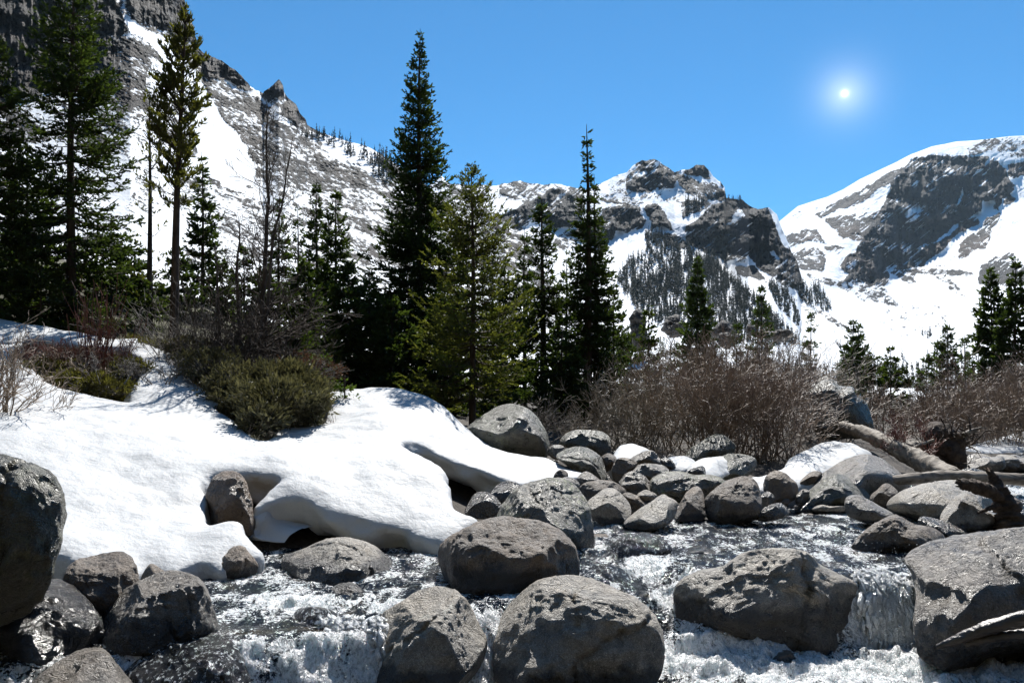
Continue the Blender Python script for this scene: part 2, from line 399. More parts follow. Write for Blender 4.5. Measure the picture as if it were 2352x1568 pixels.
mid_polys = [
 ('jag', [(900, 1.), (1320, .9), (1345, .3), (1440, .3), (1460, 1.), (1660, .8), (1700, .7), (1900, .8)]),
 (.50, 'B', [(480,780),(720,775),(900,770),(1000,790),(1100,820),(1100,1000),(1000,1080),(900,1080),(700,1000),(480,1000)]),
 (.05, 'B', [(660,870),(700,800),(740,800),(730,840),(790,850),(840,840),(820,880),(760,905),(700,900)]),
 (.95, 'B', [(735,915),(800,880),(870,850),(960,800),(1000,800),(1075,830),(1100,880),(1060,960),(960,965),(930,960),(850,935),(800,970),(760,960)]),
 (.05, 'B', [(800,985),(870,930),(960,970),(1040,965),(990,1000),(960,1030),(880,1000)]),
 (.92, 'B', [(1040,1000),(1100,950),(1180,900),(1210,980),(1180,1060),(1100,1040)]),
 (.35, 'L', [(-100,330),(300,210),(640,270),(700,450),(300,460),(60,420)]),
 (.88, 'L', [(300,212),(345,165),(400,125),(460,112),(520,155),(585,210),(640,290),(625,360),(525,368),(470,330),(445,372),(330,385),(250,368),(255,300),(330,268),(395,240),(400,205),(340,225)]),
 (.90, 'L', [(660,205),(760,185),(830,155),(870,195),(905,270),(870,262),(800,240),(740,250),(690,235)]),
 (.55, 'L', [(585,210),(680,240),(830,280),(930,290),(1005,360),(1020,425),(900,420),(850,430),(700,380),(640,300)]),
 (.95, 'L', [(930,300),(990,330),(1020,425),(880,432),(900,400),(960,390)]),
 (.75, 'L', [(50,410),(200,450),(340,465),(330,475),(180,460),(50,430)]),
 (.95, 'L', [(60,500),(160,475),(220,465),(340,480),(350,540),(400,600),(395,650),(320,670),(270,690),(180,665),(140,740),(100,730),(60,640)]),
 (.85, 'L', [(370,500),(420,470),(500,480),(545,520),(600,600),(605,655),(560,650),(500,640),(455,660),(450,600),(410,560)]),
 (.55, 'L', [(690,430),(850,430),(900,450),(820,510),(700,570)]),
 (.93, 'L', [(530,690),(580,670),(660,685),(720,755),(690,800),(560,770)]),
 (1.0, 'L', [(680,660),(700,620),(800,575),(840,520),(900,460),(1000,435),(1140,430),(1220,500),(1300,487),(1375,530),(1415,620),(1455,730),(1520,830),(1560,920),(1620,1000),(1640,1090),(1560,1100),(1500,1080),(1400,1035),(1320,1005),(1280,985),(1250,920),(1180,870),(1160,920),(1080,905),(1050,885),(1000,905),(940,870),(860,855),(800,830),(720,740)]),
 (.3, 'L', [(1030,540),(1090,490),(1130,500),(1160,550),(1080,600),(1000,640),(970,630),(1030,600)]),
 (.05, 'L', [(1350,840),(1380,815),(1430,870),(1400,880)]),
 (.75, 'L', [(1080,940),(1250,950),(1300,1060),(1250,1070),(1100,1000)]),
 (.35, 'L', [(1280,1060),(1600,1150),(1725,1300),(1650,1300),(1500,1200)]),
]
MM = Mount('mountain_middle', 900, 1960, 760, 360,
  [(900,470),(1000,418),(1015,405),(1030,420),(1060,424),(1100,424),(1130,430),(1160,421),(1200,417),(1250,424),(1290,421),(1325,434),(1352,436),(1380,422),(1420,402),(1440,396),(1452,383),(1475,370),(1500,365),(1515,370),(1530,381),(1550,394),(1580,390),(1600,380),(1617,378),(1630,392),(1638,405),(1655,418),(1664,430),(1668,455),(1705,458),(1722,472),(1740,480),(1765,477),(1785,493),(1794,520),(1806,546),(1818,580),(1832,604),(1842,640),(1860,680),(1885,730),(1920,790),(1960,850)],
  [(900,905),(1960,912)], [(900,900),(1400,1250),(1660,1300),(1720,950),(1840,900),(1960,420)], [(900,150),(1960,210)], mid_polys, M_MIDM, 11, jag=7, top=7, fine=.16, relief=.036, warp=18, cliffw=.13)
left_polys = [
 ('jag', [(0, 1.5), (580, 1.2), (720, .8), (880, .3), (1000, .3), (1400, .8)]),
 (.44, None, [(-400,-800),(1500,-800),(1500,900),(-400,900)]),
 (.38, 'A', [(900,760),(1100,760),(1300,900),(1700,1200),(1700,1500),(900,1500),(700,1000)]),
 (.05, 'A', [(540,60),(590,95),(700,150),(740,200),(830,300),(900,420),(960,540),(1060,640),(1110,720),(1110,800),(1020,800),(960,790),(900,740),(850,640),(820,480),(740,330),(620,160),(560,130)]),
 (.30, 'A', [(520,600),(700,560),(760,760),(700,900),(520,900),(400,700)]),
 (.10, 'A', [(60,620),(250,600),(560,700),(560,1000),(200,1000)]),
 (.05, 'A', [(500,950),(760,830),(820,1000),(760,1130),(520,1130)]),
 (.52, 'A', [(860,330),(1000,400),(1130,470),(1300,600),(1570,760),(1570,900),(1300,760),(1100,660),(960,540),(880,430)]),
 (.10, 'A', [(980,335),(1010,340),(1090,390),(1130,440),(1170,460),(1165,420),(1200,400),(1240,470),(1140,460),(1080,410)]),
 (.08, 'A', [(1310,540),(1400,580),(1570,640),(1650,720),(1650,780),(1500,700),(1350,600)]),
 (1., 'A', [(-300,-800),(480,-800),(500,0),(530,50),(560,130),(500,170),(480,260),(540,330),(500,380),(300,350),(150,420),(-300,500)]),
 (.6, 'A', [(470,150),(600,170),(640,240),(620,350),(640,440),(520,460),(480,300)]),
 (1., 'A', [(500,-800),(800,-800),(800,60),(850,130),(850,200),(800,170),(720,135),(640,95),(600,95),(545,35)]),
 (.95, 'A', [(850,210),(900,225),(940,250),(1010,300),(1060,360),(1110,375),(1100,395),(1040,370),(990,335),(870,330)]),
 (1., 'A', [(1110,390),(1130,360),(1150,350),(1180,325),(1215,340),(1225,400),(1195,395),(1130,412)]),
 (1., 'A', [(1165,430),(1215,395),(1260,425),(1290,450),(1310,530),(1260,525),(1180,480)]),
 (.85, 'A', [(1300,525),(1400,570),(1400,590),(1320,560)]),
 (.95, 'A', [(580,190),(640,200),(640,240),(590,250)]),
]
ML = Mount('mountain_left', -420, 1570, 1150, 620,
  [(-420,-560),(0,-420),(300,-260),(400,-60),(424,0),(430,30),(445,60),(452,105),(468,125),(480,128),(510,142),(540,163),(562,186),(585,204),(604,212),(607,205),(622,197),(632,190),(641,181),(650,195),(653,213),(662,225),(680,240),(690,262),(702,275),(706,290),(725,300),(760,312),(800,326),(840,336),(865,348),(890,364),(930,392),(980,425),(1030,470),(1100,520),(1160,512),(1185,535),(1210,560),(1260,640),(1330,690),(1420,745),(1500,810),(1570,890)],
  [(-420,780),(900,850),(1570,912)], [(-420,420),(400,430),(900,520),(1200,330),(1570,170)], [(-420,55),(900,62),(1570,100)], left_polys, M_LEFTM, 23, jag=7, top=6, relief=.035, warp=26,
  streak=(R(24), 8., 3.4), cliffw=.65)
# ------------------------------------------------------------------ water surface and terrain heights
LIPX = [-9, -2.4, -1.7, -.9, -.5, .3, .75, 1.15, 1.5, 2.8, 2.95, 3.3, 3.5, 9]
LIPY = [4.9, 4.95, 5.2, 5.55, 5.7, 6.3, 7.2, 7.6, 7.1, 6.9, 6.95, 6.95, 6.9, 6.9]
LIPW = [.5, .5, .5, .35, .4, .6, 1.4, 1.8, 1.2, .4, .28, .28, .4, .4]
def water_z(x, y):
    yl = np.interp(x, LIPX, LIPY); wd = np.interp(x, LIPX, LIPW)
    up = .02 + .012 * np.maximum(y - 7, 0)
    lo = -.46 + .03 * np.maximum(0, -x - .5) * 2.2
    lo = np.minimum(lo, -.3)
    up = np.where(x < -.2, up - .02, up)
    return lo + (up - lo) * sstep(yl - wd, yl + .12 * wd, y)
SNOWC = [(-150,1270,6.6),(0,1270,6.6),(130,1262,6.7),(200,1290,6.6),(320,1302,6.75),(480,1270,7.0),(585,1250,7.3),(470,1095,8.5),(560,1078,8.7),(640,1088,8.6),(590,1150,8.2),(480,1200,7.65),(540,1190,7.6),
 (700,1142,8.35),(800,1172,8.3),(870,1195,8.25),(1030,1232,8.05),(1095,1190,8.4),(150,1100,7.8),(300,1100,8.2),(0,1000,8.5),(300,950,10.2),(500,1000,10.),(600,1020,10),(800,1035,9.8),(870,955,11.4),(960,960,11.6),
 (900,888,13.6),(820,889,13.6),(960,900,13.4),(1000,922,13.2),(760,890,13.6),(755,965,11.7),(640,990,10.8),(590,1003,10.4),(500,930,11.8),(440,870,13),(380,800,14.5),(310,787,14.6),(345,850,12.6),(290,922,11.3),(150,895,11.2),
 (60,845,12),(0,830,12.2),(150,768,14.6),(0,732,15.2),(-200,720,15.4),(-200,860,12),(-200,1000,8.6),(280,792,14.6),
 (1060,1058,10.6),(1150,1087,10.4),(1200,1107,10.3),(1340,1087,11),(1255,1048,12),(1160,1038,12.4),(1100,998,12.9),(1050,960,13.1),(930,1015,10.3),(1020,1078,9.5),(1040,1130,8.95),(1055,1167,8.6),(985,1030,10.5)]
SP_ = np.array([at(a, b, d) for a, b, d in SNOWC])
snow_h = TPS(np.c_[SP_[:, 0], SP_[:, 1], SP_[:, 2]], .01)
tp = [(p[0], p[1], p[2] - .5) for p in SP_ if p[1] > 8.4] 
tp += [(-6, 4, -.9), (-3, 4, -1.), (0, 4, -1.1), (3, 4, -1.1), (6, 4, -1.1), (-3, -3, -1.), (3, -3, -1.), (-8, 0, -.8), (8, 0, -1.), (-2, 5.4, -.9), (1, 5.8, -.95), (3, 6, -.95), (5, 6, -.6),
       (-1.7, 7, -.35), (0, 8, -.35), (1.5, 8.8, -.3), (3.5, 8.5, -.3), (3.4, 10.3, -.25), (5, 10.6, -.2), (6, 8, -.2), (8, 13, -.1), (10.5, 17, 0), (14, 22, .1), (20, 30, .3),
       (-3.2, 7.6, -.3), (-4.5, 7, -.2), (-5.6, 6.3, .0), (-7, 6.5, .2), (-1.2, 8.9, -.1), (.6, 9.6, -.05), (-7.5, 9, 1.0),
       (1.6, 10.6, .0), (3, 12, .2), (2, 14, .45), (4.5, 13.5, .35), (6, 16, .5), (8.5, 18, .6), (7.5, 24, .9), (14, 34, 1.2), (16, 19, .3), (22, 27, .5),
       (0, 17, .7), (2, 22, .9), (-2, 22, 1.2), (4, 30, 1.2), (-2, 30, 1.8), (-4, 18, 1.7), (-8, 18, 3.), (-11, 17, 3.4), (-16, 18, 4.4), (-8, 28, 4.), (-16, 30, 6.), (-26, 36, 9.), (0, 45, 2.5), (8, 46, 3.4), (14, 50, 3.6), (19, 52, 2.6), (11, 40, 2.0), (30, 45, 1.8), (-20, 50, 9)]
terr_h = TPS(tp, .05)
def ground_z(x, y):
    x = np.asarray(x, float); y = np.asarray(y, float)
    xc, yc = np.clip(x, -28, 34), np.clip(y, -4, 52)
    r = np.maximum(np.abs(x - xc), np.abs(y - yc))
    near = terr_h(xc, yc)
    far = 1.6 + .012 * np.maximum(y - 50, 0) + .22 * np.maximum(0, -x - 10) * sstep(20, 60, y) 
    far = np.minimum(far, 14)
    k = sstep(0, 30, r)
    z = near * (1 - k) + far * k
    z = z + .06 * fbm(P3(x / 1.1, y / 1.1), 4, 5) * (1 - k) + .3 * k * fbm(P3(x / 40, y / 40), 3, 6)
    # unseen slopes added round the camera, shutting out sky to deepen the shadows
    z = z + .95 * np.minimum(np.maximum(0, -7 - y), 500) + .5 * np.minimum(np.maximum(0, np.abs(x) - 16 - 1.2 * np.maximum(y, 0)), 60) * sstep(12, 0, y)
    return z
def gz(x, y): return float(ground_z(np.array([x]), np.array([y]))[0])
def spaced(a, b, st, far, g=1.18):
    l = list(np.arange(a, b + 1e-6, st)); s_ = st
    while l[-1] < far: s_ *= g; l.append(l[-1] + s_)
    return l
ys = np.array(sorted(set([-v for v in spaced(3, 12, 1., 4000, 1.3)] + spaced(-3, 4, .5, 4.0) + spaced(4.2, 30, .16, 5200, 1.09))))
xs_ = spaced(0, 16, .17, 4200, 1.09); xs = np.array(sorted(set([-v for v in xs_] + xs_)))
GX, GY = np.meshgrid(xs, ys)
GZ = ground_z(GX, GY)
snowy = sstep(34, 44, GY + 4 * fbm(P3(GX / 6, GY / 6), 3, 8)) * .9
_sp = [([(1400,1050),(1420,1015),(1500,1010),(1600,1030),(1600,1060),(1500,1062)], 12.5)]
grass = sstep(.25, 1.2, GZ) * sstep(-1.0, -3.0, GX + .12 * (GY - 12))
def mat_ground():
    m, t, b, o = newmat('ground'); q = NB(t); ob = q.pos()
    n1 = q.tex(1.6, 6, .7, ob); n2 = q.tex(22, 5, .7, ob)
    c = q.ramp(n2, [(.35, (.018, .014, .010)), (.55, (.055, .043, .032)), (.7, (.11, .095, .075))])
    g = q.ramp(q.tex(14, 5, .7, ob), [(.35, (.03, .035, .010)), (.6, (.085, .085, .022)), (.75, (.13, .11, .04))])
    c = q.mix(q.m('MULTIPLY', q.attr('grass'), q.ramp(n1, [(.38, 0), (.55, 1)])), c, g)
    sn = q.ramp(q.m('ADD', q.attr('snowy'), q.m('MULTIPLY', q.m('SUBTRACT', n1, .5), 1.2)), [(.45, 0), (.55, 1)])
    c = q.mix(sn, c, (.84, .86, .88)); t.links.new(c, b.inputs['Base Color'])
    b.inputs['Roughness'].default_value = .85
    t.links.new(q.bump(q.m('ADD', n2, q.tex(60, 3, .6, ob)), .8, .03), b.inputs['Normal'])
    return m
M_GROUND = mat_ground()
g_ = link('ground', mesh_np('ground', P3(GX, GY, GZ), grid_faces(len(ys), len(xs)), M_GROUND, True, {'snowy': snowy, 'grass': grass}))
tag(g_, kind='structure')
M_SNOW = mat_snow()
# ------------------------------------------------------------------ snow banks
def catmull(p, n=5):
    p = np.asarray(p, float); m = len(p); o = []
    for i in range(m):
        a, b, c, d = p[i - 1], p[i], p[(i + 1) % m], p[(i + 2) % m]
        for q in range(n):
            t = q / n
            o.append(.5 * (2 * b + (c - a) * t + (2 * a - 5 * b + 4 * c - d) * t * t + (3 * b - 3 * c + d - a) * t ** 3))
    return np.array(o)
def snow_slab(name, outline, hfun, thick, label, vox=.045, under=.10, rnd=.035, bumps=.035, spl=3, seed=1, lip=None):
    W = np.array([at(a, b, d)[:2] for a, b, d in outline]); W = catmull(W, spl)
    j = .10 * fbm(P3(W[:, 0] * 2.8, W[:, 1] * 2.8), 4, seed, gain=.6); W = W + np.c_[j, j * .5]
    st = vox
    xs1 = np.arange(W[:, 0].min() - st, W[:, 0].max() + 2 * st, st); ys1 = np.arange(W[:, 1].min() - st, W[:, 1].max() + 2 * st, st)
    X, Y = np.meshgrid(xs1, ys1); nr, nc = X.shape
    def sd(x, y): return np.where(pip(W, x, y), 1., -1.) * pdist(W, x, y)
    S = sd(X, Y); e = st * .5
    near = np.abs(S) < 1.2
    gx = np.zeros_like(S); gy = np.zeros_like(S)
    gx[near] = (sd(X[near] + e, Y[near]) - sd(X[near] - e, Y[near])) / (2 * e); gy[near] = (sd(X[near], Y[near] + e) - sd(X[near], Y[near] - e)) / (2 * e)
    snap = S < st * .45
    cellin = (S[:-1, :-1] > 0) | (S[1:, :-1] > 0) | (S[:-1, 1:] > 0) | (S[1:, 1:] > 0)
    X = np.where(snap, X - S * gx, X); Y = np.where(snap, Y - S * gy, Y); S = np.where(snap, 0, S)
    Fc = grid_faces(nr, nc)[cellin.ravel()]
    used, inv = np.unique(Fc, return_inverse=True); Fc = inv.reshape(-1, 4)
    x, y, S, gx, gy = [q.ravel()[used] for q in (X, Y, S, gx, gy)]
    dd = np.maximum(S, 0)
    top = hfun(x, y) + bumps * fbm(P3(x * 1.6, y * 1.6), 4, seed + 2) * 1.4 + .016 * np.minimum(0, fbm(P3(x * 3.6, y * 2.8), 3, seed + 6) + .12) * 2.2 + .006 * fbm(P3(x * 9, y * 9), 3, seed + 7)
    top = top - rnd * np.exp(-dd / .09)
    n = len(x)
    # border walls
    E = np.concatenate([Fc[:, [0, 1]], Fc[:, [1, 2]], Fc[:, [2, 3]], Fc[:, [3, 0]]])
    key = E.min(1).astype(np.int64) * n + E.max(1); _, ix, cn = np.unique(key, return_index=True, return_counts=True)
    B = E[ix[cn == 1]]; bv, binv = np.unique(B, return_inverse=True); B = binv.reshape(-1, 2)
    th = thick * (1 + .8 * fbm(P3(x[bv] * 1.7, y[bv] * 1.7), 4, seed + 4, gain=.6)); L = 9; nb = len(bv)
    V = [np.stack([x, y, top], -1)]; FF = [Fc]
    gl = np.hypot(gx[bv], gy[bv]) + 1e-6
    for q in range(1, L + 1):
        u = q / L; prof = -.035 * math.sin(min(1, u * 3) * math.pi / 2) + under * 1.6 * max(0, u - .12) ** 1.2
        sc = .17 * fbm(P3(x[bv] * 3.4, y[bv] * 3.4, u * 2.2), 4, seed + 8) * min(1, u * 3) + (.35 if q == L else 0)
        V.append(np.stack([x[bv] + gx[bv] / gl * (prof + sc), y[bv] + gy[bv] / gl * (prof + sc), top[bv] - th * (u if q < L else 1.)], -1))
        o0 = n + (q - 1) * nb; o1 = n + (q - 2) * nb
        a0 = bv[B[:, 0]] if q == 1 else o1 + B[:, 0]; a1 = bv[B[:, 1]] if q == 1 else o1 + B[:, 1]
        FF.append(np.stack([a1, a0, o0 + B[:, 0], o0 + B[:, 1]], -1))
    VV = np.concatenate(V); FA = np.concatenate(FF); nv = len(VV); EE = np.concatenate([FA[:, [0, 1]], FA[:, [1, 2]], FA[:, [2, 3]], FA[:, [3, 0]]]); EE = np.concatenate([EE, EE[:, ::-1]])
    cnt = np.bincount(EE[:, 0], minlength=nv)[:, None]; last = np.arange(nv) >= nv - nb
    wsm = np.ones(nv) * .5; wsm[:n] = .5 * np.exp(-dd / (2.5 * st)); wsm[last] = .3
    for _ in range(2):
        av = np.stack([np.bincount(EE[:, 0], VV[EE[:, 1], k], nv) for k in range(3)], -1) / cnt; VV = VV + (av - VV) * wsm[:, None]
    return tag(link(name, mesh_np(name, VV, FA, M_SNOW, True)), label, 'snow bank', 'snow banks along the creek')
main_out = [(-300,1300,6.4),(0,1275,6.5),(130,1262,6.65),(180,1290,6.6),(250,1305,6.6),(300,1320,6.62),(325,1318,6.66),(345,1298,6.8),(395,1306,6.75),(425,1298,6.85),(480,1272,7.0),(520,1285,6.9),(545,1262,7.1),(585,1262,7.2),(588,1245,7.3),(562,1205,7.6),(540,1188,7.7),(505,1195,7.65),(478,1204,7.65),
 (474,1165,7.9),(470,1125,8.2),(466,1092,8.5),(500,1078,8.7),(560,1076,8.75),(640,1086,8.65),(622,1112,8.5),(600,1140,8.3),(582,1158,8.15),(620,1140,8.3),(660,1134,8.4),(710,1142,8.35),(760,1166,8.3),(800,1172,8.28),(860,1192,8.25),(910,1200,8.2),(960,1218,8.1),(1010,1234,8.02),(1050,1226,8.1),(1100,1190,8.4),
 (1085,1178,8.5),(1055,1166,8.62),(1042,1130,8.95),(1030,1095,9.3),(1022,1075,9.5),(990,1045,9.9),(950,1022,10.2),(915,1008,10.4),(960,1012,10.65),(1000,1025,10.6),(1035,1042,10.6),(1065,1058,10.6),(1110,1075,10.5),(1150,1087,10.4),(1200,1107,10.3),
 (1225,1098,10.5),(1280,1092,10.7),(1345,1088,10.95),(1320,1068,11.4),(1265,1048,11.9),(1215,1044,12.1),(1160,1040,12.4),(1120,1015,12.7),(1080,985,12.9),(1050,962,13.1),(1000,920,13.3),(960,896,13.5),(900,887,13.7),(820,888,13.7),(765,890,13.6),(745,905,13.2),
 (752,935,12.4),(748,962,11.7),(700,972,11.3),(665,972,11.2),(640,985,10.8),(620,999,10.4),(595,1002,10.35),(570,985,10.7),(550,966,11.1),(510,952,11.4),(500,935,11.7),(520,922,12.),(575,930,12.),(560,912,12.3),(500,905,12.4),(470,890,12.7),(440,868,13.1),(415,830,13.7),(395,808,14.2),(365,798,14.5),(320,785,14.8),(285,786,14.9),
 (290,805,14.1),(335,825,13.4),(342,850,12.7),(318,868,12.3),(305,895,11.9),(292,920,11.4),(235,921,11.3),(190,905,11.3),(140,885,11.4),(100,865,11.7),(62,842,12.2),(40,825,12.7),(30,800,13.4),(60,782,14.),(40,760,14.6),(0,748,14.9),(-150,740,15),(-300,740,15)]
snow_slab('snow_bank', main_out, lambda x, y: snow_h(x, y), .42, 'broad white melting snow bank with an undercut front edge left of the creek', seed=3)
strip_out = [(-300,712,15.6),(-60,715,15.5),(0,725,15.3),(40,738,15.1),(90,755,14.9),(150,766,14.8),(205,772,14.8),(260,785,14.8),(310,785,14.9),(300,796,14.3),(240,800,14.1),(170,796,14.0),(110,790,14.0),(60,788,13.9),(20,800,13.6),(-60,800,13.6),(-300,800,13.4)]
snow_slab('snow_bank', strip_out, lambda x, y: snow_h(x, y) + .05, .35, 'narrow shaded strip of snow behind the reddish willow stems at left', seed=9, vox=.06, spl=2)
def plane_h(pts):
    W = np.array([at(*p) for p in pts]); T = TPS(W, .05); return lambda x, y: T(x, y)
p = [(1578,1062,11.6),(1610,1042,12.2),(1650,1036,12.5),(1690,1040,12.4),(1665,1062,11.9),(1640,1082,11.4),(1600,1078,11.3)]
snow_slab('snow_bank', p, plane_h([(1578,1066,11.6),(1650,1036,12.5),(1640,1082,11.4),(1700,1042,12.4),(1610,1052,11.9)]), .3, 'small rounded snow patch between boulders below the willow thicket', vox=.035, seed=11, rnd=.08)
p = [(1655,1085,11.2),(1700,1082,11.4),(1740,1082,11.6),(1775,1072,12.),(1800,1060,12.4),(1815,1040,13.),(1850,1018,13.6),(1900,1004,14.0),(1960,1006,14.0),(1985,1020,13.6),(2000,1036,13.2),(1960,1055,12.6),(1915,1075,12),(1880,1095,11.5),(1840,1100,11.3),(1790,1112,11.),(1745,1118,10.9),(1730,1105,11.),(1690,1100,11.)]
snow_slab('snow_bank', p, plane_h([(1655,1090,11.2),(1740,1085,11.5),(1815,1045,12.9),(1900,1004,14),(1985,1018,13.6),(1915,1075,12),(1840,1100,11.3),(1750,1112,10.9)]), .35, 'smooth white snow wedge between the willow thicket and the sloping slab', vox=.035, seed=12, rnd=.08)
p = [(1405,1045,12.2),(1420,1018,13.),(1455,1016,13.1),(1480,1022,12.9),(1500,1035,12.6),(1470,1050,12.2),(1430,1052,12.1)]
snow_slab('snow_bank', p, plane_h([(1405,1048,12.2),(1430,1016,13),(1480,1022,12.9),(1470,1052,12.2)]), .3, 'small twig-shadowed snow patch behind the rocks right of the big boulder', vox=.035, seed=13, rnd=.07)
p = [(1520,1052,12.2),(1530,1040,12.6),(1570,1038,12.7),(1600,1045,12.5),(1585,1062,12.0),(1545,1064,11.9)]
snow_slab('snow_bank', p, plane_h([(1520,1055,12.1),(1530,1040,12.6),(1590,1042,12.6),(1560,1064,11.9)]), .25, 'tiny low snow patch left of the rounded patch under the willows', vox=.035, seed=14, rnd=.06)
p = [(2185,1020,19),(2230,1010,21),(2290,1000,24),(2352,985,27),(2450,975,30),(2450,1020,22),(2352,1025,20.5),(2280,1030,19.5),(2230,1035,18.8)]
snow_slab('snow_bank', p, plane_h([(2185,1022,19),(2290,1002,24),(2352,990,27),(2450,1020,22),(2260,1030,19.5)]), .25, 'thin greyish snow at the foot of the right willow thicket behind the gravel bar', vox=.08, seed=15, rnd=.06)

# ------------------------------------------------------------------ boulders
def mat_wet_shade_band(): pass
RK = {
 'grey': mat_rock('grey_granite', (.034, .030, .026), (.30, .27, .23), (.23, .185, .14)),
 'brown': mat_rock('brown_granite', (.028, .021, .016), (.22, .175, .135), (.28, .215, .155), dry_rough=.7),
 'pale': mat_rock('pale_granite', (.075, .065, .052), (.50, .45, .38), (.36, .30, .225), dry_rough=.55),
 'wet': mat_rock('wet_dark_rock', (.012, .012, .012), (.06, .052, .045), (.09, .07, .05), wet=1., dry_rough=.4),
 'lichen': mat_rock('lichened_granite', (.036, .032, .026), (.29, .265, .21), (.17, .15, .11), lichen=1.),
 'green': mat_rock('weathered_green_granite', (.026, .025, .020), (.22, .205, .16), (.08, .085, .06), lichen=.35),
 'crag': mat_rock('dark_crag_rock', (.010, .010, .012), (.085, .080, .075), (.06, .05, .042), dry_rough=.8, fine=.35),
 'ochre': mat_rock('ochre_brown_rock', (.050, .032, .020), (.17, .115, .072), (.24, .16, .095)),
}
def mat_washed():
    m, t, b, o = newmat('rock_under_running_water'); q = NB(t); ob = q.mapv(q.pos(), (1, .7, .7)); n = q.tex(26, 5, .75, ob, .5); n2 = q.tex(44, 3, .75, ob)
    c = q.ramp(q.tex(6, 5, .7, ob), [(.4, (.008, .008, .009)), (.6, (.035, .030, .024))])
    glint_flecks = q.ramp(q.m('ADD', n2, q.m('MULTIPLY', q.m('SUBTRACT', n, .5), .6)), [(.57, 0), (.62, 1)])  # white flecks painted as sun sparkle on the water film
    t.links.new(q.mix(glint_flecks, c, (.85, .88, .89)), b.inputs['Base Color']); b.inputs['Roughness'].default_value = .08; b.inputs['Specular IOR Level'].default_value = .7
    t.links.new(q.bump(n2, 1., .04, q.bump(n, 1., .1)), b.inputs['Normal']); return m
RK['washed'] = mat_washed()
_ico = {}
def ico(s):
    if s not in _ico:
        bm = bmesh.new(); bmesh.ops.create_icosphere(bm, subdivisions=s, radius=1)
        _ico[s] = (np.array([v.co[:] for v in bm.verts]), np.array([[v.index for v in f.verts] for f in bm.faces])); bm.free()
    return _ico[s]
def rock_mesh(outl, depth, lean, seed, sub, rough=.05, facets=7, name='boulder', mat=None, box=.62, sink=.25, cut=(.72, .95), wet_shade=None, ray=(0, 0)):
    """outl: outline as metres (x,z) round the centre"""
    V, Fc = ico(sub); rs = np.random.RandomState(seed)
    th = np.arctan2(V[:, 2], V[:, 0]); rho = np.hypot(V[:, 0], V[:, 2])
    O = np.asarray(outl, float).copy(); O = catmull(O, 4)
    low = O[:, 1] < 0; O[low, 1] *= (1 + sink)
    oth = np.arctan2(O[:, 1], O[:, 0]); orr = np.hypot(O[:, 0], O[:, 1]); k = np.argsort(oth); oth, orr = oth[k], orr[k]
    Rr = np.interp(th, np.r_[oth[-3:] - 2 * np.pi, oth, oth[:3] + 2 * np.pi], np.r_[orr[-3:], orr, orr[:3]])
    w_ = rho ** box; Y = np.sign(V[:, 1]) * np.abs(V[:, 1]) ** .72
    n0 = np.stack([V[:, 0], V[:, 1], V[:, 2]], -1)
    U = np.stack([np.cos(th) * w_, Y, np.sin(th) * w_], -1)   # normalised coordinates
    for q in range(facets + 3):
        nn = rs.normal(size=3) * (1, .8, .9); nn[1] = -abs(nn[1]) - .35; nn /= np.linalg.norm(nn)
        h = rs.uniform(*cut); s_ = U @ nn - h
        U = U - np.where(s_ > 0, s_ * .95, 0)[:, None] * nn
    hs_ = (O[:, 1].max() - O[:, 1].min()) / 2; ws_ = (O[:, 0].max() - O[:, 0].min()) / 2; size = (hs_ + ws_) / 2
    x = U[:, 0] * Rr; z = U[:, 2] * Rr; y = U[:, 1] * depth + lean * z
    Pn = np.stack([x, y, z], -1)
    so_ = rs.uniform(0, 50, 3)
    Q = Pn / size
    dn = .55 * fbm(Q * 1.1 + so_, 3, seed) + .45 * fbm(Q * 3.2 + so_, 4, seed + 3, ridged=True, gain=.55) * .8 + .14 * fbm(Q * 11 + so_, 4, seed + 5, gain=.6)
    # split layers: occasional step-like ledges
    led = fbm(Q * np.array([1.2, 1.2, 3.5]) + so_, 3, seed + 9); led = np.floor(led * 5) / 5 
    d = rough * size * ((dn - dn.mean()) * 2.9 + 1.1 * (led - led.mean()))
    if sub >= 5:      # a few wandering fracture lines
        for q in range(3):
            pn = rs.normal(size=3); pn /= np.linalg.norm(pn); off = rs.uniform(-.5, .5)
            cd = Q @ pn - off + .16 * fbm(Q * 2.3 + so_ + q, 4, seed + 70 + q, gain=.6)
            d = d - .055 * size * np.exp(-(cd / .022) ** 2) * sstep(-.15, .25, fbm(Q * 1.4 + so_ * 2 + q * 5, 2, seed + 80 + q)) + .028 * size * sstep(0, .05, cd) * (q == 0)
    edge = 1 - .55 * rho ** 6       # keep the outline
    nv = n0 / np.array([ws_, depth, hs_]); nv /= np.linalg.norm(nv, axis=1)[:, None]
    Pn = Pn + nv * (d * edge)[:, None]
    Pn[:, 0] += ray[0] * Pn[:, 1]; Pn[:, 2] += ray[1] * Pn[:, 1]
    wet = None
    if wet_shade is not None: wet = 1 - sstep(.0, wet_shade[1], Pn[:, 2] + wet_shade[0])  # wet band that also carries painted shade up the rock base
    return mesh_np(name, Pn, Fc, mat, True, None if wet is None else {'wet': wet})
rockn = 0
ROCKS = []
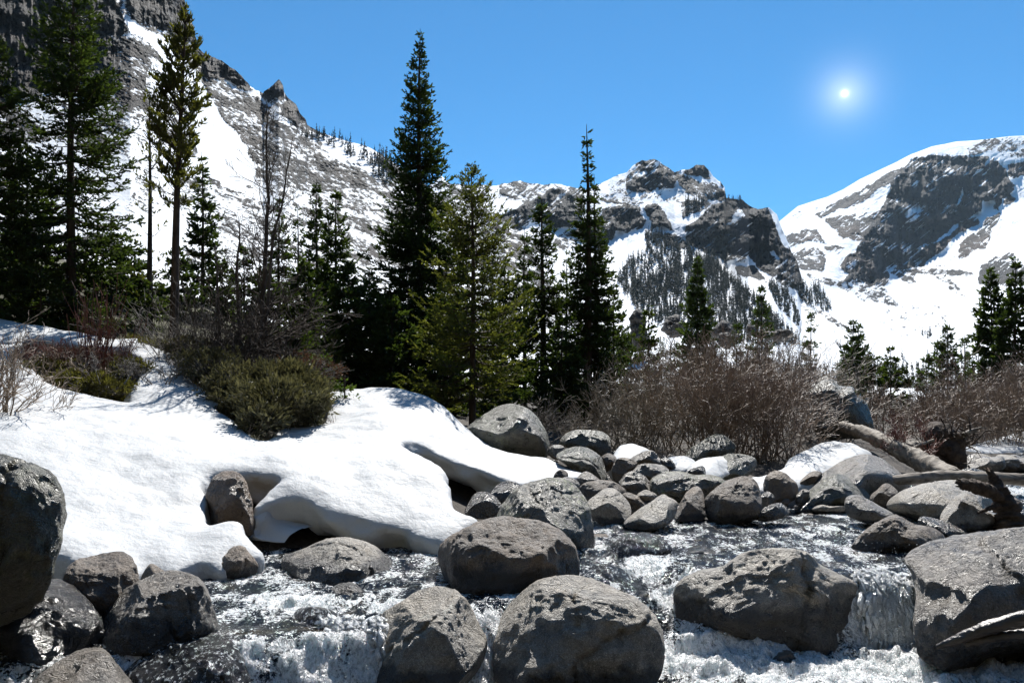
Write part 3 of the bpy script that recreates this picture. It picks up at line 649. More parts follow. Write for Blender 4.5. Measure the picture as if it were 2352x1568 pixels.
def rock(name, k, pts, d, mat, label, lean=.45, D=None, sub=5, rough=.05, facets=7, sink=.25, group='boulders in and beside the creek', seed=None, box=.62, cut=(.72, .95)):
    global rockn; rockn += 1
    P_ = cv(k, pts); c = (P_.max(0) + P_.min(0)) / 2
    sc = d / F
    O = np.c_[(P_[:, 0] - c[0]) * sc, -(P_[:, 1] - c[1]) * sc]
    O = O * (1 - .025)
    wd = O[:, 0].max() - O[:, 0].min(); hh = O[:, 1].max() - O[:, 1].min()
    D = D or .5 * (wd * .55 + hh * .6)
    c3 = at(c[0], c[1], d); wl = float(water_z(c3[0], d - D * .5)); up_ = float(water_z(c3[0], d + D))
    wet_shade = (c3[2] - wl, min(.60, .08 + hh * .45)) if group == 'boulders in and beside the creek' and d < 11 else None
    me = rock_mesh(O, D, lean, seed or 100 + rockn * 7, sub, rough, facets, name, RK[mat], box, sink, cut, wet_shade, (c3[0] / d, .6 * (c3[2] - CAMZ) / d))
    o = link(name, me, None, at(c[0], c[1], d)); tag(o, label, 'boulder', group); ROCKS.append((o.location[0], o.location[1], wd / 2, D))
    return o
Bg = 'boulder'
rock(Bg,'V',[(-300,1100),(-120,1062),(-40,1050),(0,1046),(60,1062),(115,1085),(140,1120),(150,1180),(135,1250),(115,1310),(95,1340),(50,1375),(-60,1395),(-300,1400)],5.0,'green','tall smooth grey boulder at the left edge in front of the snow',lean=.1,sub=6,rough=.05,facets=-1,D=.45,box=.5,cut=(.85,.97))
rock(Bg,'D',[(240,1200),(262,1110),(330,1068),(400,1056),(475,1054),(520,1085),(545,1160),(530,1240),(450,1330),(300,1380),(250,1320)],5.7,'brown','blocky dark grey boulder right of the tall left edge boulder',lean=.35,sub=6,rough=.06)
rock(Bg,'D',[(395,1310),(425,1250),(520,1190),(600,1150),(690,1125),(770,1148),(820,1200),(862,1310),(855,1365),(700,1430),(540,1500),(400,1470)],5.35,'grey','rounded dark boulder below the tip of the snow bank at left',lean=.3,sub=6,rough=.05)
rock(Bg,'D',[(100,1600),(200,1510),(300,1462),(400,1448),(450,1488),(500,1540),(545,1590),(540,1680),(120,1680)],4.7,'grey','grey boulder cut off by the bottom left of the frame',lean=.6,sub=5,rough=.05)
rock(Bg,'D',[(480,1530),(520,1480),(600,1435),(720,1390),(850,1383),(930,1430),(975,1510),(985,1600),(900,1680),(520,1680)],4.95,'washed','low black boulder with water streaming over it at bottom left',lean=.7,sub=6,rough=.07)
rock(Bg,'K',[(-60,520),(50,480),(170,410),(240,340),(330,318),(400,370),(470,440),(495,500),(420,575),(200,590),(0,590)],7.1,'brown','dark wet rock under the dripping snow lip at left',lean=.3,rough=.06)
rock('rock','D',[(555,1165),(590,1098),(640,1120),(665,1150),(640,1200),(570,1200)],6.6,'brown','small brown stone wedged under the snow edge behind the rounded dark boulder',sub=4)
rock(Bg,'K',[(700,420),(760,395),(900,345),(1050,280),(1200,255),(1350,262),(1500,300),(1600,345),(1700,430),(1760,520),(1690,600),(1500,660),(1200,700),(900,690),(780,630),(720,520)],7.4,'pale','flat pale boulder with rippled sunlit flank in midstream left',lean=1.25,sub=6,rough=.035,facets=4,D=.5)
rock('rock','K',[(1050,800),(1150,710),(1250,670),(1330,655),(1400,670),(1470,750),(1540,810),(1430,870),(1200,860)],6.6,'brown','small brown pointed stone in sparkling water below the flat pale boulder',sub=5,rough=.07)
rock('rock','K',[(820,920),(950,878),(1100,888),(1230,970),(1270,1100),(1260,1260),(1150,1380),(850,1320),(790,1100)],5.75,'washed','black submerged rock splitting the small left waterfall',lean=.35,rough=.07)
rock(Bg,'E',[(190,1420),(188,1350),(230,1275),(330,1210),(420,1168),(510,1152),(585,1190),(640,1250),(690,1340),(715,1420),(690,1510),(600,1560),(450,1580),(250,1550),(195,1490)],5.6,'pale','egg-shaped boulder with pale top and black base in the front centre',lean=.42,sub=6,rough=.05,D=.34)
rock(Bg,'E',[(735,1400),(745,1300),(790,1228),(870,1160),(950,1120),(1050,1103),(1160,1118),(1280,1165),(1400,1230),(1462,1310),(1478,1400),(1455,1480),(1350,1550),(1100,1590),(900,1565),(770,1510)],5.85,'pale','big broad sunlit boulder at the bottom centre of the creek',lean=.62,sub=6,rough=.05,D=.38)
rock(Bg,'E',[(452,1060),(460,990),(530,925),(620,880),(740,838),(880,848),(1000,880),(1072,930),(1103,1000),(1112,1080),(1070,1120),(920,1160),(800,1220),(700,1230),(600,1195),(490,1150)],6.9,'brown','largest brown rough boulder standing in the centre of the creek',lean=.42,sub=6,rough=.06,facets=9,D=.6)
rock(Bg,'E',[(745,850),(760,790),(830,715),(900,680),(1000,658),(1080,680),(1150,770),(1172,860),(1168,950),(1080,980),(900,980),(780,920)],8.4,'lichen','boulder with yellow-green lichen behind the largest brown boulder',lean=.55,sub=6,rough=.05,D=.6)
rock(Bg,'F',[(88,1160),(110,1080),(200,1030),(330,1000),(420,940),(500,915),(640,912),(760,928),(820,980),(930,1030),(1000,1065),(1022,1120),(1015,1250),(1000,1390),(930,1450),(750,1425),(400,1385),(150,1295)],6.75,'pale','massive dark faced boulder with sunlit top left of the right waterfall',lean=.28,sub=6,rough=.055,facets=6,D=.45,box=.5,sink=.12)
rock(Bg,'F',[(1240,950),(1350,880),(1480,850),(1700,818),(1840,798),(2000,790),(2150,1000),(2150,1350),(1840,1400),(1500,1415),(1350,1370),(1308,1270),(1310,1120),(1270,1020)],6.5,'grey','huge grey boulder at the right edge beside the waterfall',lean=.7,sub=6,rough=.04,facets=5,D=.6,box=.5,sink=.1)
rock(Bg,'F',[(975,885),(1050,808),(1130,760),(1210,738),(1300,778),(1390,790),(1455,840),(1445,890),(1250,925),(1050,920)],8.2,'brown','dark pyramid shaped rock upstream of the right waterfall',lean=.3,sub=6,rough=.07,facets=9)
rock('rock','F',[(1310,752),(1345,738),(1450,768),(1582,825),(1500,852),(1390,820),(1320,790)],8.8,'wet','thin black tilted slab behind the dark pyramid rock',lean=.2,facets=8)
rock(Bg,'F',[(1420,745),(1440,700),(1500,640),(1560,612),(1620,622),(1660,690),(1725,740),(1710,795),(1560,805),(1470,780)],9.2,'pale','bright pale boulder at the foot of the leaning broken stump',lean=.6,rough=.04)
rock(Bg,'F',[(1145,685),(1190,630),(1260,598),(1380,575),(1500,563),(1600,578),(1680,630),(1660,700),(1500,725),(1300,728)],10.1,'pale','long flat pale boulder below the grey driftwood log at right',lean=1.3,rough=.03,D=.7)
rock(Bg,'F',[(942,675),(955,640),(1010,633),(1070,658),(1130,690),(1195,722),(1110,748),(1040,748),(960,725)],9.6,'grey','smooth wedge shaped rock in the stream left of the long pale boulder',lean=.8,rough=.035)
rock(Bg,'J',[(350,860),(520,740),(700,650),(850,620),(1000,660),(1100,720),(1220,810),(1280,900),(1100,950),(800,960),(500,960)],11.9,'grey','large sloping grey slab right of the snow wedge',lean=1.3,rough=.025,facets=3,D=.9)
rock(Bg,'J',[(150,1145),(230,1030),(380,900),(500,830),(580,810),(700,850),(800,930),(880,1010),(880,1040),(700,1090),(400,1130)],10.8,'green','mottled angular boulder in front of the sloping slab',lean=.55,rough=.05)
rock(Bg,'J',[(870,1040),(950,960),(1010,910),(1060,905),(1120,950),(1150,1010),(1050,1130),(950,1120)],10.6,'brown','small dark rounded rock under the left end of the driftwood log',lean=.3)
rock(Bg,'F',[(538,605),(548,540),(600,510),(660,528),(712,580),(695,640),(600,665)],10.7,'brown','dark round rock against the lower edge of the snow wedge',lean=.3)
rock(Bg,'F',[(243,685),(250,640),(340,568),(420,540),(490,548),(520,600),(532,670),(515,720),(400,745),(265,735)],9.8,'brown','large dark boulder at the waterline right of the pale wedge rock',lean=.45,rough=.05,sub=6)
rock(Bg,'I',[(1362,1180),(1400,1110),(1480,980),(1580,930),(1640,1000),(1650,1120),(1640,1200),(1500,1215),(1380,1210)],9.9,'brown','tapering grey-brown rock left of the large dark waterline boulder',lean=.9,rough=.035)
rock('rock','F',[(478,735),(560,690),(620,670),(662,700),(660,728),(560,748)],9.6,'wet','low wet wedge of rock at the waterline right of the large dark boulder')
rock(Bg,'I',[(1120,870),(1250,800),(1400,788),(1550,830),(1750,828),(1855,900),(1800,960),(1720,1000),(1620,1050),(1430,1050),(1180,1010)],10.6,'lichen','wide cracked grey boulder below the rounded snow patch',lean=.8,rough=.05,sub=6)
rock(Bg,'I',[(805,900),(860,830),(940,788),(1040,810),(1120,880),(1172,950),(1150,1000),(1000,1015),(890,965)],10.7,'grey','angular dark rock left of the wide cracked boulder',lean=.35,rough=.07,facets=9)
rock(Bg,'I',[(515,1090),(620,1000),(700,950),(800,960),(900,1050),(945,1140),(905,1215),(780,1235),(630,1225),(560,1180)],9.7,'pale','smooth grey boulder right of the lichened boulder at the waterline',lean=.85,rough=.04,sub=6)
rock(Bg,'I',[(445,940),(520,880),(650,868),(780,888),(880,950),(915,1015),(820,1060),(520,1075),(470,1010)],10.4,'brown','long low brown rock behind the smooth grey waterline boulder',lean=.5)
rock(Bg,'I',[(870,1250),(1000,1160),(1130,1090),(1250,1008),(1330,1040),(1405,1100),(1350,1220),(1200,1290),(1000,1290)],9.4,'pale','smooth grey rock sliding into the sparkling water left of the tapering rock',lean=1.1,rough=.03,facets=4)
rock('rock','I',[(850,1030),(910,988),(1020,1030),(1112,1100),(1060,1170),(930,1190)],10.0,'brown','dark brown rock wedged between two smooth waterline boulders',lean=.25)
rock(Bg,'I',[(880,820),(960,740),(1100,710),(1250,728),(1315,790),(1260,830),(1130,860),(1000,830)],11.3,'grey','low mossy grey rock behind the angular dark rock',lean=.8)
rock(Bg,'I',[(752,790),(795,680),(860,648),(960,670),(1005,720),(930,800),(830,890),(790,870)],11.4,'brown','dark upright rock in the gap below the twig-shadowed snow patch',lean=.2)
rock('rock','I',[(930,665),(1060,600),(1150,588),(1210,650),(1230,710),(1080,735),(970,715)],11.9,'grey','speckled rock on the right side of the twig-shadowed snow patch')
rock(Bg,'I',[(225,650),(330,560),(450,548),(560,568),(650,640),(702,740),(705,830),(640,880),(560,860),(400,760)],11.6,'green','domed mossy grey boulder behind the pointed end of the snow bank',lean=.6,sub=6,rough=.035)
rock(Bg,'I',[(262,525),(278,460),(370,400),(500,383),(640,398),(735,450),(752,540),(740,610),(600,600),(400,560)],13.6,'green','long low boulder in shade right of the great round boulder',lean=.35)
rock(Bg,'I',[(140,620),(155,555),(240,530),(305,560),(250,660)],12.6,'grey','small rock between the great round boulder and the domed mossy one',sub=4)
rock('rock','I',[(655,650),(735,608),(805,650),(785,725),(700,770),(665,710)],11.9,'brown','small cracked rock right of the domed mossy boulder',sub=4,facets=10)
rock('rock','I',[(200,850),(238,780),(290,768),(345,810),(310,870)],9.9,'brown','small stone on the very tip of the snow bank',sub=4)
rock('rock','I',[(235,870),(330,838),(420,868),(455,920),(400,960),(300,930)],9.6,'grey','flat grey stone touching the back of the lichened boulder',sub=4)
rock(Bg,'I',[(420,870),(500,788),(600,830),(660,885),(520,920)],10.5,'grey','grey rock glazed with meltwater beside the snow tip',sub=5,lean=.9)
rock('rock','I',[(1452,800),(1560,750),(1640,733),(1655,815),(1560,825)],11.2,'wet','small sharp dark rock in front of the rounded snow patch',sub=4,facets=9,lean=.1)
rock(Bg,'I',[(1690,800),(1790,660),(1900,620),(2100,640),(2150,700),(2100,790),(1900,850),(1780,840)],12.2,'green','sloping mossy boulder between the two snow patches under the willows',lean=.9,rough=.03)
rock('rock','I',[(2190,1010),(2260,978),(2320,1030),(2280,1090),(2200,1060)],10.3,'grey','small round stone right of the large dark waterline boulder',sub=4)
rock('rock','I',[(1225,670),(1300,655),(1375,740),(1305,755),(1240,720)],11.6,'wet','little dark slab left of the tiny low snow patch',sub=4)
rock('rock','I',[(985,1030),(1060,968),(1140,980),(1195,1020),(1100,1055)],10.1,'pale','small pale stone between the angular rock and the smooth boulders',sub=4)
rock(Bg,'I',[(690,1590),(760,1490),(900,1405),(1050,1380),(1200,1400),(1310,1480),(1320,1560),(1100,1650),(780,1650)],8.0,'washed','dark wet rock awash in midstream right of the lichened boulder',lean=.6,rough=.06)
rock(Bg,'I',[(1440,700),(1480,590),(1600,510),(1750,430),(1850,450),(1950,540),(1900,620),(1700,660),(1550,720)],13.2,'green','greenish boulder half hidden by willow twigs behind the rounded snow patch',lean=.8)
rock(Bg,'E',[(560,540),(600,450),(680,385),(780,335),(870,348),(930,395),(972,470),(975,540),(900,600),(700,620),(600,600)],13.6,'green','great round grey-green boulder behind the snow bank under the light spruce',lean=.35,sub=6,rough=.03,facets=4,D=1.2)
rock(Bg,'V',[(473,1200),(474,1150),(478,1118),(497,1088),(530,1079),(555,1095),(574,1140),(583,1190),(575,1225),(500,1235)],8.2,'ochre','upright ochre-brown rock in the melted hollow of the snow bank',lean=.35,rough=.06,facets=9,D=.28,sink=.1)
rock(Bg,'J',[(2160,1010),(2300,1055),(2345,1110),(2250,1160),(2170,1110)],10.6,'brown','low rock at the right frame edge behind the leaning stump',sub=4)
rock(Bg,'J',[(2230,1210),(2352,1150),(2450,1200),(2450,1300),(2270,1285)],9.6,'wet','black rock at the right frame edge below the stump',sub=4)
rock(Bg,'J',[(1700,810),(1780,758),(1900,763),(2030,820),(1960,860),(1750,850)],13.2,'wet','flat dark rock in the stream under the root ball',sub=4,lean=.3)
rock('rock','J',[(175,900),(260,830),(350,780),(435,810),(310,910),(210,940)],11.5,'brown','brown rock on the snow wedge left of the sloping slab',sub=4)
rock('rock','J',[(165,1030),(230,960),(305,980),(255,1090),(180,1090)],10.6,'grey','small rounded grey rock left of the mottled angular boulder',sub=4)
rock('rock','J',[(5,1090),(60,1040),(110,1050),(90,1100),(30,1110)],10.5,'brown','pebble sized brown stone among wet gravel right of the dark round rock',sub=3)
rock('rock','J',[(300,1150),(400,1105),(520,1120),(640,1110),(640,1160),(450,1180)],10.4,'pale','low pale stone awash below the mottled angular boulder',sub=4)
rock(Bg,'E',[(1105,1095),(1200,1050),(1320,1080),(1325,1160),(1200,1150)],7.2,'washed','blue-black slab awash right of the largest brown boulder',sub=5,lean=.9)
rock('rock','F',[(85,1025),(140,990),(250,955),(335,940),(320,975),(190,1012)],7.7,'wet','thin black rock shelf in the rapid left of the massive boulder',sub=4,lean=.7)
rock('rock','F',[(120,925),(200,885),(330,920),(310,960),(160,950)],8.1,'wet','small dark rock above the thin black shelf in the rapid',sub=4,lean=.7)
rock('rock','E',[(610,1310),(700,1255),(765,1290),(745,1420),(680,1430)],6.2,'wet','dark wet rock squeezed between the egg-shaped and the big broad boulder',sub=4)
rock('rock','K',[(480,360),(520,270),(590,210),(650,300),(640,380)],8.9,'brown','dark rock in the shade under the snow overhang beside the ochre rock',sub=4)
rock('rock','K',[(840,350),(930,240),(1000,165),(1110,250),(1160,350),(1000,380)],9.0,'brown','pointed dark rock in the shade under the middle of the snow overhang',sub=4)
rock(Bg,'M',[(1840,600),(1900,530),(1960,490),(2010,510),(2060,560),(2160,570),(2180,640),(2260,690),(2290,860),(2100,900),(1880,860)],16.2,'green','pale weathered outcrop rising out of the willow thicket at right',lean=.2,D=.8,facets=9,rough=.06)
rock(Bg,'K',[(1700,720),(1800,690),(1950,690),(2000,730),(1900,770),(1740,760)],6.7,'ochre','flat ochre stone barely breaking the water left of the egg-shaped boulder',sub=4,lean=1)
rock(Bg,'F',[(570,1440),(640,1410),(710,1430),(690,1500),(600,1540),(560,1500)],6.2,'ochre','brownish rock in the foam below the massive dark faced boulder',sub=4,lean=.6)
rock(Bg,'V',[(-60,1390),(40,1345),(130,1335),(215,1400),(235,1480),(130,1545),(-60,1580)],5.3,'wet','black shaded rock below the tall left edge boulder',lean=.2,sub=5)
for i_, (px_, py_, s_, lb_) in enumerate([(610,1262,30,'small dark rock beside the ochre rock at the waterline'),(655,1250,36,'dark stone in the black gap under the left end of the overhang'),(900,1252,32,'dark stone under the right part of the overhang'),(1110,1160,44,'dark rock in the melt hole behind the snow point'),(1170,1140,50,'dark rock in the deep gap below the upper snow lip')]):
    rock('rock','V',[(px_-s_,py_+14),(px_-s_*.6,py_-s_*.5),(px_+s_*.1,py_-s_*.7),(px_+s_*.8,py_-s_*.3),(px_+s_,py_+14),(px_,py_+24)],[8.3,8.5,8.7,9.2,9.6][i_],'wet',lb_,sub=4)
# talus boulders on the valley floor behind the willows
tal = [('M',[(530,200),(560,80),(600,10),(650,30),(672,120),(660,250),(560,260)],48,'dark tall crag among the spruces behind the thicket'),
 ('M',[(790,180),(800,90),(860,50),(910,60),(960,130),(930,200),(850,215)],52,'grey broken crag between two spruces behind the thicket'),
 ('M',[(1130,180),(1150,130),(1260,110),(1310,150),(1300,200),(1180,210)],55,'low grey crag right of the tall spruce in the valley'),
 ('M',[(1180,260),(1200,190),(1290,200),(1310,260),(1240,290)],50,'dark crag beside a narrow spruce in the valley'),
 ('M',[(1540,200),(1580,170),(1660,155),(1730,190),(1700,230),(1580,225)],50,'pale rounded crag just above the willow tops'),
 ('M',[(1380,170),(1400,130),(1450,130),(1460,180),(1410,200)],56,'small dark crag left of the pale rounded crag')]
for i, (k, pts, d, lb) in enumerate(tal):
    rock('crag', k, pts, d, 'crag', lb, lean=.2, sub=5, rough=.30, facets=10, cut=(.5, .85), box=.8, group='crags on the valley floor')
# gravel bar at the right, upstream
rs = np.random.RandomState(4)
protos = []
for q in range(5):
    a = np.linspace(0, 2 * np.pi, 9)[:-1]; r_ = rs.uniform(.8, 1.1, 8)
    protos.append(rock_mesh(np.c_[np.cos(a) * r_, np.sin(a) * r_ * .55], .8, .2, 900 + q, 3, .07, 6, 'stone', RK[['grey', 'pale', 'brown', 'grey', 'wet'][q]], sink=.1))
def stone(px, py, d, s, lb, grp, sink=.25, z=None):
    p = at(px, py, d) if z is None else (at(px, py, d)[0], d, z)
    o = link('stone', protos[rs.randint(4)], None, p); o.scale = (s * rs.uniform(.7, 1.3), s, s * rs.uniform(.7, 1.2))
    o.rotation_euler = (rs.uniform(-.3, .3), rs.uniform(-.3, .3), rs.uniform(0, 6.3)); tag(o, lb, 'stone', grp)
n = 0
bar = cv('J', [(1790,690),(1800,600),(1880,520),(2000,500),(2200,470),(2420,440),(2420,720),(2050,740),(1800,730)])
while n < 150:
    px, py = rs.uniform(2090, 2420), rs.uniform(1060, 1140)
    if not pip(bar, np.array([px]), np.array([py]))[0]: continue
    s = rs.uniform(.06, .19) * (1 + (rs.rand() < .12)); d = dz(py, .28) if py > 1062 else 19
    stone(px, py, d, s, 'rounded grey stone on the gravel bar at the right edge upstream', 'stones of the gravel bar'); n += 1
for (x0, x1, y0, y1, zz, nn, lb, grp) in [(-1.9, 1.0, 8.5, 9.6, .0, 26, 'small dark stone under the edge of the snow bank', 'stones under the snow edge'),
        (3.6, 5.2, 10.3, 11.2, .02, 26, 'wet pebble on the bank in front of the sloping slab', 'pebbles below the sloping slab'),
        (.6, 6.0, 10.4, 14.5, None, 90, 'loose grey stone on the rocky bank between the boulders', 'loose stones between the boulders')]:
    for q in range(nn):
        x, y = rs.uniform(x0, x1), rs.uniform(y0, y1); s = rs.uniform(.04, .15)
        z = gz(x, y) + s * .1 if zz is None else max(zz, gz(x, y))
        o = link('stone', protos[rs.randint(5)], None, (x, y, z)); o.scale = (s * rs.uniform(.8, 1.4), s, s); o.rotation_euler = (rs.uniform(-.3, .3), rs.uniform(-.3, .3), rs.uniform(0, 6.3)); tag(o, lb, 'stone', grp)

# ------------------------------------------------------------------ the creek
wy = np.concatenate([np.arange(4.2, 9.4, .02), 9.4 * 1.004 ** np.arange(0, 260)])
na = 560; aa = np.linspace(-.92, .86, na)
WX = wy[:, None] * aa[None]; WY = np.broadcast_to(wy[:, None], WX.shape).copy()
base = water_z(WX, WY)
slope = np.abs(np.gradient(base, axis=0) / np.gradient(WY, axis=0))
def blob(cx, cy, rx, ry, s=1.): return s * np.exp(-((WX - cx) / rx) ** 2 - ((WY - cy) / ry) ** 2)
foam = np.clip(slope * .8 * (1 - .8 * sstep(3.08, 3.2, WX)), 0, .75)
def pxb(px, py, z, rx, ry, s):
    d = dz(py, z); x = at(px, py, d)[0]; return blob(x, d, rx, ry, s)
for px, py, z, rx, ry, s in [(1750,1540,-.46,1.1,.5,1.1),(2150,1540,-.46,1.1,.5,1.2),(2040,1490,-.46,.4,.3,1.),(1600,1480,-.5,.4,.3,1.),(1500,1400,-.35,.3,.35,.9),(1460,1320,-.1,.3,.5,.65),(1350,1265,.02,.25,.2,.95),
        (700,1520,-.4,.45,.25,1.1),(950,1550,-.45,.5,.12,.9),(620,1490,-.3,.2,.2,.7),(1880,1215,.05,.8,.3,.35),(1600,1200,.05,.8,.4,.35),(800,1340,.02,.7,.25,.4),(930,1290,.03,.5,.2,.35),(1240,1545,-.5,.5,.15,.3),
        (2320,1130,.1,1.2,1.0,.8),(2230,1230,.05,.6,.25,.7),(1930,1190,.05,.3,.15,.7),(870,1400,0,.2,.2,.2),(1700,1215,.05,1.4,.5,.32),(1450,1215,.05,.5,.5,.45),(760,1330,.02,.8,.35,.32),(2050,1260,.03,.5,.3,.45),(600,1380,0,.4,.5,.25)]:
    foam = np.maximum(foam, pxb(px, py, z, rx, ry, s) if s > .3 else 0 * foam + pxb(px, py, z, rx, ry, s))
fl = fbm(P3(WX * 5.5 + 2 * fbm(P3(WX, WY), 2, 3), WY * 2.6), 5, 44, gain=.62)
foam = np.clip(foam, 0, 1)
fm = np.clip(foam * 1.25 + fl * .55 - .12, 0, 1)
h = .022 * fbm(P3(WX * 2.2, WY * 3.2), 4, 50, ridged=True) + .020 * fbm(P3(WX * 8, WY * 11), 4, 51, gain=.6) + .007 * fbm(P3(WX * 24, WY * 26), 2, 53)
h = h * (1 + 2.2 * foam) + foam * (.038 * fbm(P3(WX * 6, WY * 6), 4, 60, ridged=True, gain=.65) + .007 * fbm(P3(WX * 24, WY * 24), 3, 61))
# water piles up a little against the boulders
WZ = base + h
def mat_water():
    m, t, b, o = newmat('creek_water'); q = NB(t); ob = q.pos(); fo = q.attr('foam')
    flow = q.mapv(ob, (1, .55, .6))
    n1 = q.tex(13, 4, .65, flow, .6); n2 = q.tex(42, 3, .65, flow, .3); n3 = q.tex(120, 2, .6, ob)
    bed = q.ramp(q.tex(3.2, 6, .7, ob), [(.40, (.005, .010, .020)), (.55, (.014, .018, .022)), (.68, (.085, .062, .030))])
    fr = q.ramp(q.m('ADD', fo, q.m('ADD', q.m('MULTIPLY', q.m('SUBTRACT', n1, .5), 1.5), q.m('MULTIPLY', q.m('SUBTRACT', n2, .5), .7))), [(.54, 0), (.78, 1)])
    n4 = q.tex(46, 3, .8, q.mapv(ob, (.7, 1, 1)), .3); n5 = q.tex(4.5, 4, .6, flow, .6)
    glint_flecks = q.m('ADD', n4, q.m('ADD', q.m('MULTIPLY', q.m('SUBTRACT', n5, .5), .95), q.m('MULTIPLY', fo, .16)))
    fr = q.m('MAXIMUM', fr, q.ramp(glint_flecks, [(.565, 0), (.60, 1)]))  # white foam flecks that also paint the sparkle of sun glints
    c = q.mix(fr, bed, q.ramp(q.m('ADD', n2, q.m('MULTIPLY', n3, .4)), [(.50, (.46, .48, .47)), (.74, (.95, .97, .97))])); t.links.new(c, b.inputs['Base Color'])
    t.links.new(q.ramp(fr, [(0, .09), (1, .22)]), b.inputs['Roughness']); b.inputs['IOR'].default_value = 1.33
    b.inputs['Specular IOR Level'].default_value = .6
    t.links.new(q.m('MULTIPLY', fr, .55), b.inputs['Subsurface Weight']); b.inputs['Subsurface Radius'].default_value = (.9, 1., 1.); b.inputs['Subsurface Scale'].default_value = .12
    h1 = q.bump(n1, .9, .12); h2 = q.bump(n2, 1., .05, h1); h3 = q.bump(n3, .35, .008, h2)
    t.links.new(h3, b.inputs['Normal'])
    return m
M_WATER = mat_water()
tag(link('water', mesh_np('water', P3(WX, WY, WZ), grid_faces(*WX.shape), M_WATER, True, {'foam': fm})), kind='structure')
# waterfalls: strands of falling water with depth, tied together in one sheet
def waterfall(xa, xb, ytop, ztop, ybot, zbot, nstr, label, seed, rad=.009):
    rs = np.random.RandomState(seed); V = []; Fs = []; nv = 0; ns = 9; k = 5
    for q in range(nstr):
        x0 = rs.uniform(xa, xb); xe = x0 + rs.normal() * .06; s_a = rs.uniform(0, .85); s = np.linspace(s_a, min(1, s_a + rs.uniform(.08, .38)), ns)
        th = rs.uniform(-.05, .03); r = rad * rs.uniform(.3, 1.5) * np.sin(np.linspace(.12, 3.0, ns)) * (1 + .9 * rs.rand(ns))
        x = x0 + (xe - x0) * s + .007 * np.cumsum(rs.normal(size=ns)) ; y = ytop + .1 + (ybot - ytop - .1 + th) * s ** .6; z = ztop + .015 + (zbot - ztop) * s ** 1.7 + rs.uniform(-.01, .05)
        an = np.arange(k) * 2 * np.pi / k
        ring = np.stack([x[:, None] + np.cos(an) * r[:, None] * 1.6, y[:, None] + np.sin(an) * r[:, None], z[:, None] + 0 * an], -1).reshape(-1, 3)
        V.append(ring); i = np.arange(ns - 1)[:, None] * k + np.arange(k)[None]; j = np.arange(ns - 1)[:, None] * k + (np.arange(k)[None] + 1) % k
        Fs.append(np.stack([i, j, j + k, i + k], -1).reshape(-1, 4) + nv); nv += ns * k
    o = link('waterfall', mesh_np('waterfall', np.concatenate(V), np.concatenate(Fs), M_FALL, True)); tag(o, label, 'waterfall')
def mat_fall():
    m, t, b, o = newmat('falling_water'); q = NB(t); ob = q.pos(); n = q.tex(30, 4, .7, q.mapv(ob, (1, 1, .2)))
    t.links.new(q.ramp(n, [(.32, (.35, .38, .39)), (.44, (.95, .97, .97))]), b.inputs['Base Color']); b.inputs['Roughness'].default_value = .12; b.inputs['Subsurface Weight'].default_value = .7; b.inputs['Subsurface Radius'].default_value = (1, 1, 1); b.inputs['Subsurface Scale'].default_value = .04
    b.inputs['Alpha'].default_value = 1; t.links.new(q.bump(q.tex(80, 3, .6, ob), .8, .02), b.inputs['Normal']); return m
M_FALL = mat_fall()
waterfall(2.84, 3.12, 6.95, .03, 6.62, -.48, 1500, 'white waterfall between the massive boulder and the huge right boulder', 5)
waterfall(3.12, 3.36, 6.95, .03, 6.62, -.48, 160, 'thin scattered strands of water right of the white waterfall', 15)
waterfall(-1.25, -.85, 5.6, .0, 5.42, -.38, 900, 'small waterfall left of the egg-shaped boulder', 6)
# spray and droplets
def droplets(specs, seed):
    rs = np.random.RandomState(seed); V0, F0 = ico(1); P_ = []; S_ = []
    for cx, cy, cz, rx, ry, rz, n, s in specs:
        g = rs.normal(size=(n, 3)) * (rx, ry, rz); g[:, 2] = np.abs(g[:, 2]); P_.append(g + (cx, cy, cz)); S_.append(s * rs.lognormal(0, .5, n))
    P_ = np.concatenate(P_); S_ = np.concatenate(S_); n = len(P_)
    V = (V0[None] * S_[:, None, None] + P_[:, None]).reshape(-1, 3); Fs = (F0[None] + (np.arange(n) * len(V0))[:, None, None]).reshape(-1, 3)
    m, t, b, o = newmat('water_drop'); b.inputs['Base Color'].default_value = (.55, .6, .62, 1); b.inputs['Roughness'].default_value = .05; b.inputs['Specular IOR Level'].default_value = .8
    tag(link('water_spray', mesh_np('water_spray', V, Fs, m, True)), 'sparkling spray and droplets thrown up by the rapids', 'spray', None, 'stuff')
droplets([(3.14, 6.6, -.5, .22, .1, .16, 1000, .0028), (3.14, 6.75, -.3, .2, .06, .25, 1000, .0028), (1.4, 7.0, -.35, .3, .3, .07, 1200, .0028), (-1.2, 5.35, -.36, .25, .1, .09, 1000, .0028), (.9, 8, 0, .3, .3, .05, 600, .0028),
          (2.6, 6.1, -.52, .9, .15, .05, 1000, .0028), (-1.9, 5.0, -.05, .25, .1, .05, 300, .0028), (2.9, 8.3, .05, .6, .2, .03, 400, .0028)], 8)
